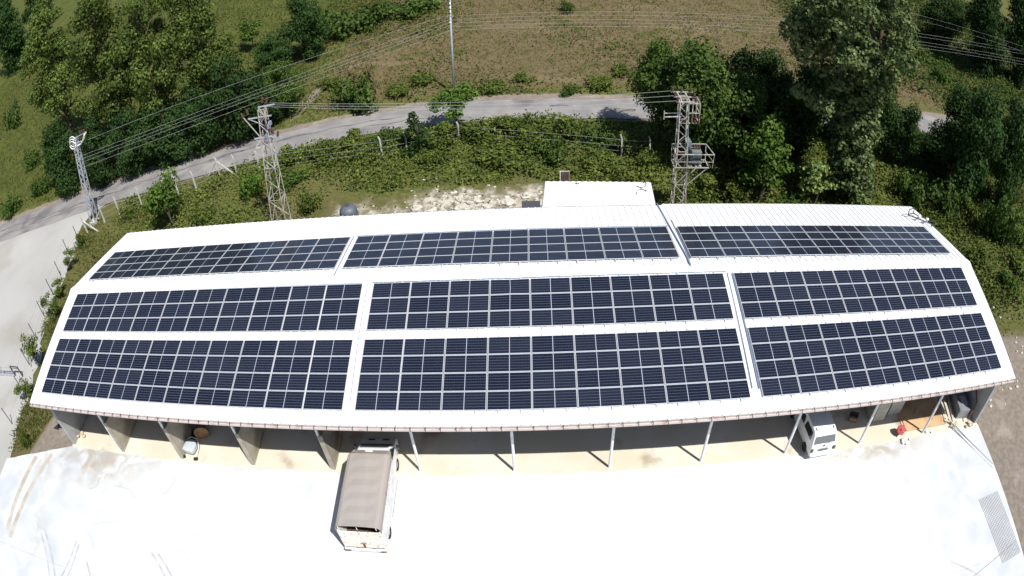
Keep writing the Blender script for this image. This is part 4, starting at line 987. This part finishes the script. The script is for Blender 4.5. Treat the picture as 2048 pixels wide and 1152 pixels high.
# reference sizes in metres; instances are scaled to theirs
for s in (1, 2, 3): make_proto('tall', 20, ell_blobs(46, 3.9, 7.8, 12.0, 1.2, 10 + s, .6, .25), 360, .32, 'leaf_tall', s, .34, 22)
for s in (1, 2, 3): make_proto('dark', 8.5, ell_blobs(34, 2.6, 3.7, 4.4, 1.15, 20 + s, .6, .3), 360, .28, 'leaf_dark', s, .18, 10)
for s in (1, 2): make_proto('broad', 10, ell_blobs(46, 3.2, 4.0, 5.6, 1.15, 30 + s, .6, .15), 360, .28, 'leaf_broad', s, .22, 14)
for s in (1, 2): make_proto('loose', 5, ell_blobs(15, 1.55, 1.7, 3.1, .68, 40 + s, .55), 300, .30, 'leaf_light', s, .09, 12, fill=.35)
for s in (1, 2, 3, 4): make_proto('bush', 2.4, [(x, y, max(.3, z * .8), r) for x, y, z, r in ell_blobs(16, 1.35, 1.3, 1.0, .62, 50 + s, .5)], 330, .26, ('leaf_bramble', 'leaf_broad', 'leaf_bramble', 'leaf_light')[s - 1], s, .05, 8)
make_proto('sapling', 5, ell_blobs(13, 1.5, 1.9, 2.9, .6, 44, .5), 260, .27, 'leaf_bramble', 14, .08, 12, fill=.4)
fb = [(.9 * (1 - z / 4.2) * math.cos(a), .9 * (1 - z / 4.2) * math.sin(a), z, .42 * (1.15 - z / 4.4)) for i, z in enumerate(np.linspace(.5, 3.8, 13)) for a in [i * 2.4, i * 2.4 + 2.1, i * 2.4 + 4.2]]
make_proto('fir', 4, fb, 420, .2, 'leaf_dark', 7, .09, 10)
make_proto('column', 9, ell_blobs(40, 1.7, 4.1, 4.6, .75, 71, .6, .45), 300, .30, 'leaf_light', 8, .16, 14)
make_proto('maple', 5, ell_blobs(19, 1.5, 1.9, 3.0, .62, 81, .65), 330, .34, 'leaf_maple', 9, .1, 14)
ib = [(1.35 * math.cos(i * 2.39) * (1 + .12 * math.sin(i)), 1.35 * math.sin(i * 2.39), .6 + i * .26, .95) for i in range(42)]
ib += ell_blobs(105, 5.4, 6.4, 16.8, .92, 91, .62, .1) + [(-4.2, -1.0, 9.6, .9), (-5.0, -.6, 10.1, .8), (-3.2, -1, 9.2, 1.0), (-4.6, 0, 13.5, 1.3), (-5.4, .5, 14.6, 1.2)]
ib = [(b[0] - .13 * b[2] + .3 * math.sin(b[2]), b[1], b[2], b[3]) for b in ib]
make_proto('ivy', 23, ib, 420, .36, 'leaf_ivy', 10, .42, 26)
cnt = {}
def plant(kind, x, y, h, w, label, name, cat, group=None, var=None):
    L = PROTO[kind]; k = cnt.get(kind, 0); cnt[kind] = k + 1
    hh, ww, cm, tm = L[(k if var is None else var) % len(L)]
    t = thing(name, label, cat, (x, y, TZ(x, y) - .05), (k * 2.4) % 6.28 if kind not in ('ivy',) else 0, group)
    t.scale = (w / ww * 1.08, w / ww * 1.08, h / hh)
    link("crown", cm, t); link("trunk", tm, t)
    return t
TREES = [
 ('tall', -25.0, 41.7, 21.6, 10.2, "tall olive-green tree at the left end of the tall row beyond the road", "tall trees beyond the road"),
 ('tall', -13.6, 37.2, 23.6, 9.7, "tallest olive-green tree, second from left in the tall row beyond the road", "tall trees beyond the road"),
 ('tall', -7.3, 37.8, 22.5, 9.3, "tall olive-green tree third from left in the tall row beyond the road", "tall trees beyond the road"),
 ('tall', -2.2, 40.5, 18.3, 8.0, "shorter olive-green tree at the right end of the tall row beyond the road", "tall trees beyond the road"),
 ('dark', -21.1, 33.9, 9.1, 6.8, "dark green tree at far left end of the roadside hedge row", "dark roadside trees"),
 ('dark', -15.4, 34.0, 8.9, 6.5, "dark green tree second from left in the roadside hedge row", "dark roadside trees"),
 ('dark', -10.7, 35.0, 8.6, 6.6, "dark green tree third from left in the roadside hedge row", "dark roadside trees"),
 ('dark', -6.4, 36.0, 8.0, 6.7, "dark green tree fourth from left in the roadside hedge row", "dark roadside trees"),
 ('dark', -2.7, 37.2, 8.2, 6.6, "dark green tree fifth from left in the roadside hedge row", "dark roadside trees"),
 ('dark', 1.2, 38.6, 10.5, 7.0, "tallest dark green tree in the roadside hedge row, third from its right end", "dark roadside trees"),
 ('dark', 3.5, 40.2, 7.0, 6.3, "dark green tree second from right in the roadside hedge row", "dark roadside trees"),
 ('broad', 6.0, 42.0, 6.5, 5.9, "lighter green tree at right end of the roadside hedge row", "dark roadside trees"),
 ('dark', 5.2, 54.2, 9.0, 6.4, "dark tree on the slope at the top edge, left of the utility pole", "dark trees on the far slope"),
 ('dark', 1.6, 51.4, 5.7, 5.7, "smaller dark tree on the slope just above the roadside row", "dark trees on the far slope"),
 ('loose', -4.4, 59.2, 4.8, 3.9, "thin sparse sapling standing alone in the yellow-green meadow", None),
 ('dark', -73.4, 81.5, 20.0, 11.4, "large dark tree in the top left corner, at the frame's edge", "dark trees in the top left corner"),
 ('dark', -81.1, 102.1, 12.8, 11.6, "smaller dark tree farther back in the top left corner", "dark trees in the top left corner"),
 ('loose', 24.5, 36.1, 4.8, 5.2, "light green young tree at the near road edge in front of utility pole", None),
 ('fir', 21.0, 32.7, 3.9, 3.5, "small dark pointed fir left of the young tree by the road", None),
 ('loose', -.8, 24.4, 6.0, 4.1, "leafy young tree behind the roof's back left corner", None),
 ('broad', 44.2, 29.8, 11.4, 8.7, "big round green tree behind the transformer pylon", "green trees behind the transformer pylon"),
 ('broad', 42.6, 33.4, 9.6, 6.0, "green tree shading the road left of the transformer pylon", "green trees behind the transformer pylon"),
 ('broad', 48.1, 29.3, 9.6, 7.0, "green tree between the transformer pylon and the tall ivy tree", "green trees behind the transformer pylon"),
 ('dark', 52.1, 29.9, 7.6, 5.6, "dark shaded tree just left of the tall ivy tree", None),
 ('ivy', 58.9, 25.3, 23.5, 16.0, "very tall silvery green tree clad in ivy down to the ground", None),
 ('column', 50.0, 24.9, 9.1, 5.1, "narrow light green tree right of transformer pylon behind the roof", None),
 ('maple', 55.3, 24.8, 5.1, 4.1, "small tree with pale yellow-green leaves in front of the ivy tree", None),
 ('dark', 55.3, 31.4, 9.7, 6.0, "dark tree in the shade behind the tall ivy tree", None),
 ('dark', 67.3, 30.1, 7.0, 4.5, "slim dark tree just right of the ivy tree's trunk", "dark trees right of the ivy tree"),
 ('dark', 71.0, 28.4, 6.0, 5.3, "low dark tree second to the right of the ivy tree", "dark trees right of the ivy tree"),
 ('dark', 72.7, 24.5, 12.5, 6.5, "tall dark tree on the right bank hiding the road's far end", "dark trees right of the ivy tree"),
 ('dark', 77.9, 23.3, 12.6, 5.9, "tall dark tree at the right frame edge below the wires", "dark trees right of the ivy tree"),
 ('dark', 50.3, 33.6, 9.5, 6.6, "dark tree hiding the road behind the big round green tree", "dark trees around the ivy tree"),
 ('dark', 53.6, 35.0, 8.6, 6.0, "dark tree at the near road edge behind the tall ivy tree, left one", "dark trees around the ivy tree"),
 ('dark', 60.6, 34.0, 8.4, 6.4, "dark tree at the near road edge behind the tall ivy tree, right one", "dark trees around the ivy tree"),
 ('dark', 64.6, 31.8, 8.6, 5.6, "dark tree between the ivy tree and the slim dark tree", "dark trees around the ivy tree"),
 ('dark', 75.6, 30.2, 8.8, 6.0, "dark tree on the road's near side at right, behind the tall dark tree", "dark trees right of the ivy tree"),
 ('dark', 82.5, 29.0, 9.5, 6.6, "dark tree at the right frame edge beside the road", "dark trees right of the ivy tree"),
 ('dark', 96.0, 66.0, 10, 9.0, "dark tree left of the big pair in the top right corner", "dark trees in the top right corner"),
 ('dark', 101.0, 58.1, 15.9, 10.0, "dark tree in the top right corner, left one of the big pair", "dark trees in the top right corner"),
 ('dark', 108.9, 57.4, 17.6, 11.3, "dark tree in the top right corner, right one of the big pair", "dark trees in the top right corner"),
 ('dark', 105.9, 74.1, 6.0, 5.7, "small dark tree farther up the top right slope", "dark trees in the top right corner"),
 ('sapling', -11.9, 20.0, 2.4, 1.8, "small sapling by the iron fence nearest the road", "saplings along the iron fence"),
 ('sapling', -9.7, 12.8, 2.9, 2.1, "small sapling by the iron fence beside the roof ridge end", "saplings along the iron fence"),
 ('sapling', -8.0, 7.1, 3.6, 2.6, "bigger leaning sapling beside the sliding gate", "saplings along the iron fence"),
 ('sapling', -11.0, 16.0, 1.9, 2.0, "low scrubby sapling by the iron fence between two taller ones", "saplings along the iron fence"),
 ('sapling', -7.6, 3.6, 2.0, 2.0, "low scrubby sapling by the iron fence near the shed's front left corner", "saplings along the iron fence"),
]
for k, x, y, h, w, lab, g_ in TREES: plant(k, x, y, h, w, lab, {'fir': 'fir_tree', 'ivy': 'ivy_clad_tree', 'loose': 'young_tree', 'sapling': 'sapling', 'maple': 'small_tree'}.get(k, 'tree'), "sapling" if g_ and "sapling" in g_ else "tree", g_)
BUSH = [(6.7, 60.9, 4.7, 7.5, "large bush on the far slope left of the utility pole's top", 1), (11.6, 63.0, 3.8, 7.6, "broad bush on the far slope at the top edge, middle of three", 1), (16.8, 65.5, 2.9, 7.7, "broad bush at the top edge just left of the utility pole", 1),
 (6.3, 28.3, 2.5, 3.1, "bright green bush left of the rust-flecked pylon", 3), (13.8, 42.8, 4.4, 6.3, "large round bush beyond the road between pylon and utility pole", 1), (36.2, 63.4, 1.9, 2.7, "small lone bush at top of the dry meadow", 1), (35.2, 43.2, 1.3, 2.4, "small grey-green bush at the far road edge in the middle", 1),
 (69.7, 23.4, 4.4, 5.5, "wide bush on the right bank below the low dark tree", 1), (73.5, 18.6, 6.0, 5.5, "tall bush on the right slope at the frame's edge", 1), (66.2, 25.3, 3.8, 4.5, "bush at the foot of the ivy tree's right side", 1),
 (-31.4, 31.6, 3.0, 4.0, "bush beyond the road at the left frame edge", 1), (-27.0, 33.8, 3.1, 3.9, "bush beyond the road left of the dark roadside row", 1), (-50.8, 55.8, 5.3, 5.3, "bush in the far left meadow at the frame's edge", 1), (-34.0, 41.0, 3.2, 4.4, "bush in the left meadow beside the tall tree row", 1),
 (-12.6, 23.4, 1.6, 1.6, "small bush at the top of the iron fence", 0), (-5.1, -.8, 2.0, 1.2, "small bush at the yard's left corner", 0)]
for x, y, h, w, lab, v in BUSH: plant('bush', x, y, h, w, lab, "bush", "bush", "bushes", v)
up_ = sorted([(9.1, 32.2, 2.1, 3.4), (12.2, 32.8, 2.0, 3.4), (15.1, 33.6, 2.1, 3.6), (17.9, 33.8, 2.2, 3.6), (23.3, 33.5, 2.5, 4.0), (26.3, 34.2, 2.5, 4.2), (28.9, 34.6, 2.4, 4.2), (31.7, 34.5, 2.5, 4.2), (34.5, 33.6, 2.5, 4.1), (37.3, 32.6, 2.5, 3.7), (39.2, 31.4, 2.0, 2.7)])
mid_ = sorted([(28.4, 31.2, 1.7, 5.0), (33.1, 31.0, 2.0, 4.4), (36.5, 29.8, 1.3, 3.6), (22.6, 30.9, 1.3, 3.8), (31.0, 32.3, 2.3, 3.8), (41.1, 29.3, 1.8, 2.7)])
low_ = sorted([(10.1, 29.3, 1.1, 3.6), (8.9, 27.4, 2.0, 2.0), (12.6, 25.4, 2.2, 2.6), (-7.3, 26.6, 1.4, 1.8), (1.7, 25.3, 1.1, 3.0)])
rt_ = sorted([(45.2, 25.8, 2.4, 3.9), (47.7, 25.0, 2.2, 3.9), (47.2, 28.0, 2.2, 3.7), (53.0, 24.4, 1.8, 2.9), (59.3, 23.6, 2.1, 3.5), (62.3, 22.6, 1.9, 3.3)])
sl_ = sorted([(71.7, 22.3, 1.9, 3.3), (76.9, 18.6, 2.1, 4.2), (66.0, 19.2, 1.7, 3.4), (69.4, 16.0, 1.7, 3.2), (74.3, 14.4, 1.9, 3.4), (71.0, 12.5, 1.6, 3.3), (67.2, 21.6, 1.7, 3.2)])
for row, where in ((up_, "roadside row on the bank"), (mid_, "middle row on the bank"), (low_, "lower bank behind roof's left part"), (rt_, "row behind the roof's right part"), (sl_, "scatter on the right slope")):
    n = len(row)
    for i, (x, y, h, w) in enumerate(row):
        plant('bush', x, y, h, w, "green bramble bush, %s in the %s" % ("leftmost" if i == 0 else "rightmost" if i == n - 1 else ORD[i] + " from left", where), "bramble_bush", "bush", "bramble bushes on the bank", [0, 2, 0, 1, 0, 2][i % 6])
TENS = ORD + 'sixteenth seventeenth eighteenth nineteenth twentieth twenty-first twenty-second twenty-third twenty-fourth twenty-fifth twenty-sixth'.split()
FARLAB = ['leftmost'] + [w + ' from left' for w in TENS[1:25]] + ['rightmost']
rs0 = random.Random(31); far = []
while len(far) < 26:
    x, y = rs0.uniform(74, 112), rs0.uniform(46, 80)
    if x < 84 and y < 53: continue
    if all(math.hypot(x - a, y - b) > 3.2 for a, b in far): far.append((x, y))
for i, (x, y) in enumerate(sorted(far)):
    plant('bush', x, y, rs0.uniform(1.2, 2.8), rs0.uniform(3.0, 6.0), "scrub bush on the far right slope, %s" % FARLAB[i], "scrub_bush", "bush", "scrub bushes on the far right slope", [0, 1, 2, 1][i % 4])
for i, (x, y, h, w) in enumerate([(9.5, 47.0, 1.3, 3.6), (17.5, 44.5, 1.2, 3.2), (19.8, 46.2, 1.4, 3.8), (27.5, 44.6, 1.1, 3.4), (30.5, 46.0, .9, 2.8), (38.6, 44.4, 1.5, 3.4), (41.0, 47.0, 1.3, 3.0)]):
    plant('bush', x, y, h, w, "low scrub bush on the far road verge, %s" % ("leftmost" if i == 0 else "rightmost" if i == 6 else ORD[i] + " from left"), "scrub_bush", "bush", "scrub bushes on the far road verge", [0, 2][i % 2])
# ground cover nobody could count
def cover(name, label, pts, hgt, size, m, seed, up=1.3, clump=.5):
    rs = np.random.RandomState(seed); x, y = pts[:, 0], pts[:, 1]
    hh = hgt * np.clip(.35 + hnoise(x * 1.1, y * 1.1, seed) * 1.1 + rs.normal(0, .25, len(x)), .05, 1.5)
    C0 = np.stack([x, y, terrain(x, y) + rs.rand(len(x)) ** .6 * hh], -1)
    V, F = leaves(C0, rs.normal(0, clump, C0.shape), size, rs, up)
    o = link(name, fast_mesh(name, V, F, [m])); return tag(o, label, None, None, "stuff")
def grass(name, label, pts, hgt, wid, m, seed):
    rs = np.random.RandomState(seed); n = len(pts); x, y = pts[:, 0], pts[:, 1]; z = terrain(x, y)
    a = rs.uniform(0, 6.28, n); h = hgt * rs.uniform(.4, 1.3, n); w = wid * rs.uniform(.6, 1.4, n); lx, ly = rs.normal(0, .8, n) * h, rs.normal(0, .8, n) * h
    dx, dy = np.cos(a) * w / 2, np.sin(a) * w / 2
    V = np.stack([np.stack([x - dx, y - dy, z - .03], -1), np.stack([x + dx, y + dy, z - .03], -1), np.stack([x + dx * .4 + lx, y + dy * .4 + ly, z + h], -1), np.stack([x - dx * .5 + lx * .9, y - dy * .5 + ly * .9, z + h * .9], -1)], 1).reshape(-1, 3)
    o = link(name, fast_mesh(name, V, np.arange(n * 4).reshape(-1, 4), [m])); return tag(o, label, None, None, "stuff")
def field_pts(n, x0, x1, y0, y1, seed, keep):
    rs = np.random.RandomState(seed); P = np.stack([rs.uniform(x0, x1, n), rs.uniform(y0, y1, n)], -1)
    return P[keep(P[:, 0], P[:, 1], rs.rand(n))]
droad = lambda x, y: y - np.interp(x, RXs, RYs)
ns = lambda x, y, s, k: .5 + .5 * hnoise(x * s, y * s, k)
cover("undergrowth", "green bramble undergrowth covering the bank below the road", field_pts(105000, -9, 62, 21, 40, 1, lambda x, y, r: (droad(x, y) < -2.9) & (y > 22.3 + (5.0 + 1.8 * hnoise(x * .9, y * .5, 61)) * np.clip((x - 10) / 5, 0, 1) * np.clip((36 - x) / 3, 0, 1)) & (r < np.clip(ns(x, y, .5, 31) * 1.9 - .5 + .5 * np.clip((y - 27) / 3, 0, 1) * np.clip((x - 8) / 8, 0, 1), .06, 1))), 1.0, .27, M['leaf_bramble'], 1)
cover("weeds", "yellowing weeds on the lower bank behind the shed", field_pts(46000, -9, 60, 20, 34, 2, lambda x, y, r: (droad(x, y) < -2.7) & (r < np.clip(ns(x, y, .6, 33) * 1.4 - .35, .04, 1) * np.where((y < 27.5) & (x > 13) & (x < 33.5), .22, 1))), .5, .2, M['leaf_weed'], 2)
cover("bramble_thicket", "dense brambles covering the slope right of the shed", field_pts(115000, 61.5, 104, 5, 37, 3, lambda x, y, r: (droad(x, y) < -3) & (x > 64.5 - (y - 6) * .16 + hnoise(y * .8, y * 0, 4)) & (r < (.3 + .8 * ns(x, y, .45, 35)) * np.clip((y - 6 - 3.5 * ns(x, y, .35, 47)) / 5, 0, 1) ** 1.3)), .95, .3, M['leaf_bramble'], 3)
cover("verge_brambles", "brambles growing over the far road verge and meadow edge", field_pts(90000, -20, 112, 42, 76, 4, lambda x, y, r: (droad(x, y) > 3.4) & (r < np.clip(ns(x, y, .28, 37) * 2.0 - .95 + .95 * np.clip((10 - droad(x, y)) / 7, 0, 1) * np.clip((x - 4) / 6, 0, 1) * np.clip((47 - x) / 4, 0, 1) + 1.1 * np.clip((14 - abs(x - 12)) / 8, 0, 1) * np.clip((y - 54) / 5, 0, 1), 0, .95) ** 1.5)), .75, .3, M['leaf_bramble'], 4)
cover("slope_scrub", "dark low scrub covering the far right slope beyond the road", field_pts(70000, 64, 130, 43, 92, 8, lambda x, y, r: (droad(x, y) > 3.6) & (r < np.clip(.15 + 1.1 * np.clip((x - 66 - 14 * np.clip((52 - y) / 6, 0, 1) * (x < 90)) / 8, 0, 1) * (.3 + ns(x, y, .5, 45)) - .2, 0, 1))), 1.5, .42, M['leaf_broad'], 8)
grass("dry_grass", "dry brown grass over the meadow beyond the road", field_pts(60000, 4, 100, 42, 96, 5, lambda x, y, r: (droad(x, y) > 3.8) & (r < .35 + .7 * ns(x, y, .5, 39))), .24, .10, M['leaf_dry'], 5)
grass("meadow_grass", "yellow-green grass in the meadow at left", field_pts(70000, -75, 14, 32, 96, 6, lambda x, y, r: (droad(x, y) > 3.4) & (r < .35 + .7 * ns(x, y, .5, 41))), .30, .11, M['leaf_field'], 6)
grass("strip_grass", "grass and weeds in the strip between driveway and shed", field_pts(26000, -14, -.4, -2.4, 27, 7, lambda x, y, r: (x > np.interp(y, yb_, xb_) + .25) & (x < np.where(y < 2.5, -4.4 + .25 * y, -.5)) & (y > -2.5 + (x + 7.1) * .333 + .5) & (droad(x, y) < -2.6) & (r < np.clip(ns(x, y, .8, 43) * 1.8 - .45 + .4 * (y < 3), .05, 1))), .28, .12, M['leaf_weed'], 7)
# pale rocks of the cut behind the shed
def rock(x, y, r, seed):
    bm = bmesh.new(); bmesh.ops.create_icosphere(bm, subdivisions=2, radius=1); rs = random.Random(seed)
    ph = [rs.uniform(0, 6) for _ in range(6)]
    for v in bm.verts:
        d = v.co.copy(); k = 1 + .28 * math.sin(d.x * 3 + ph[0]) * math.cos(d.y * 3.4 + ph[1]) + .16 * math.sin(d.z * 5 + ph[2]); v.co = Vector((d.x * k * 1.2, d.y * k * .9, d.z * k * .75)) * r
    mb = MB().add([v.co.copy() for v in bm.verts], [[v.index for v in f.verts] for f in bm.faces]); bm.free()
    return mb
BIG = [(21.8, 24.9, .62, "large white pointed rock on the bank, leftmost of the big ones"), (23.2, 24.3, .55, "white rock showing just above the back eave, second from left"), (27.6, 24.6, .5, "pale rock in the cut near the middle of the back eave"), (29.2, 25.2, .7, "broad pale rock in the cut left of the annex"), (30.6, 25.9, .6, "white rock high in the cut left of the annex"), (26.2, 25.0, .45, "small white rock in the cut among the rubble")]
for i, (x, y, r, lab) in enumerate(BIG):
    r *= .62; o = rock(x, y, r, i).build("rock", M['rock'], smooth=False); o.location = (x, y, TZ(x, y) + r * .2); tag(o, lab, "rock", "pale rocks behind the shed")
mb = MB(); rs_ = random.Random(12)
for i in range(260):
    x = min(33, max(14, rs_.gauss(26, 5))); y = min(28.5, 22.8 + abs(rs_.gauss(0, 2.0))); r = rs_.uniform(.03, .13) * (1.3 if x > 24 else .8); c = Vector((x, y, TZ(x, y) + r * .2))
    k = rock(x, y, r, i + 50); mb.add([Vector(v) + c for v in k.v], k.f)
for i in range(60):
    x = rs_.uniform(61, 70); y = rs_.uniform(1, 12); r = rs_.uniform(.04, .14); c = Vector((x, y, TZ(x, y) + r * .2)); k = rock(x, y, r, i + 400); mb.add([Vector(v) + c for v in k.v], k.f)
tag(mb.build("rubble", M['rock']), "pale broken limestone rubble on the cut bank", None, None, "stuff")
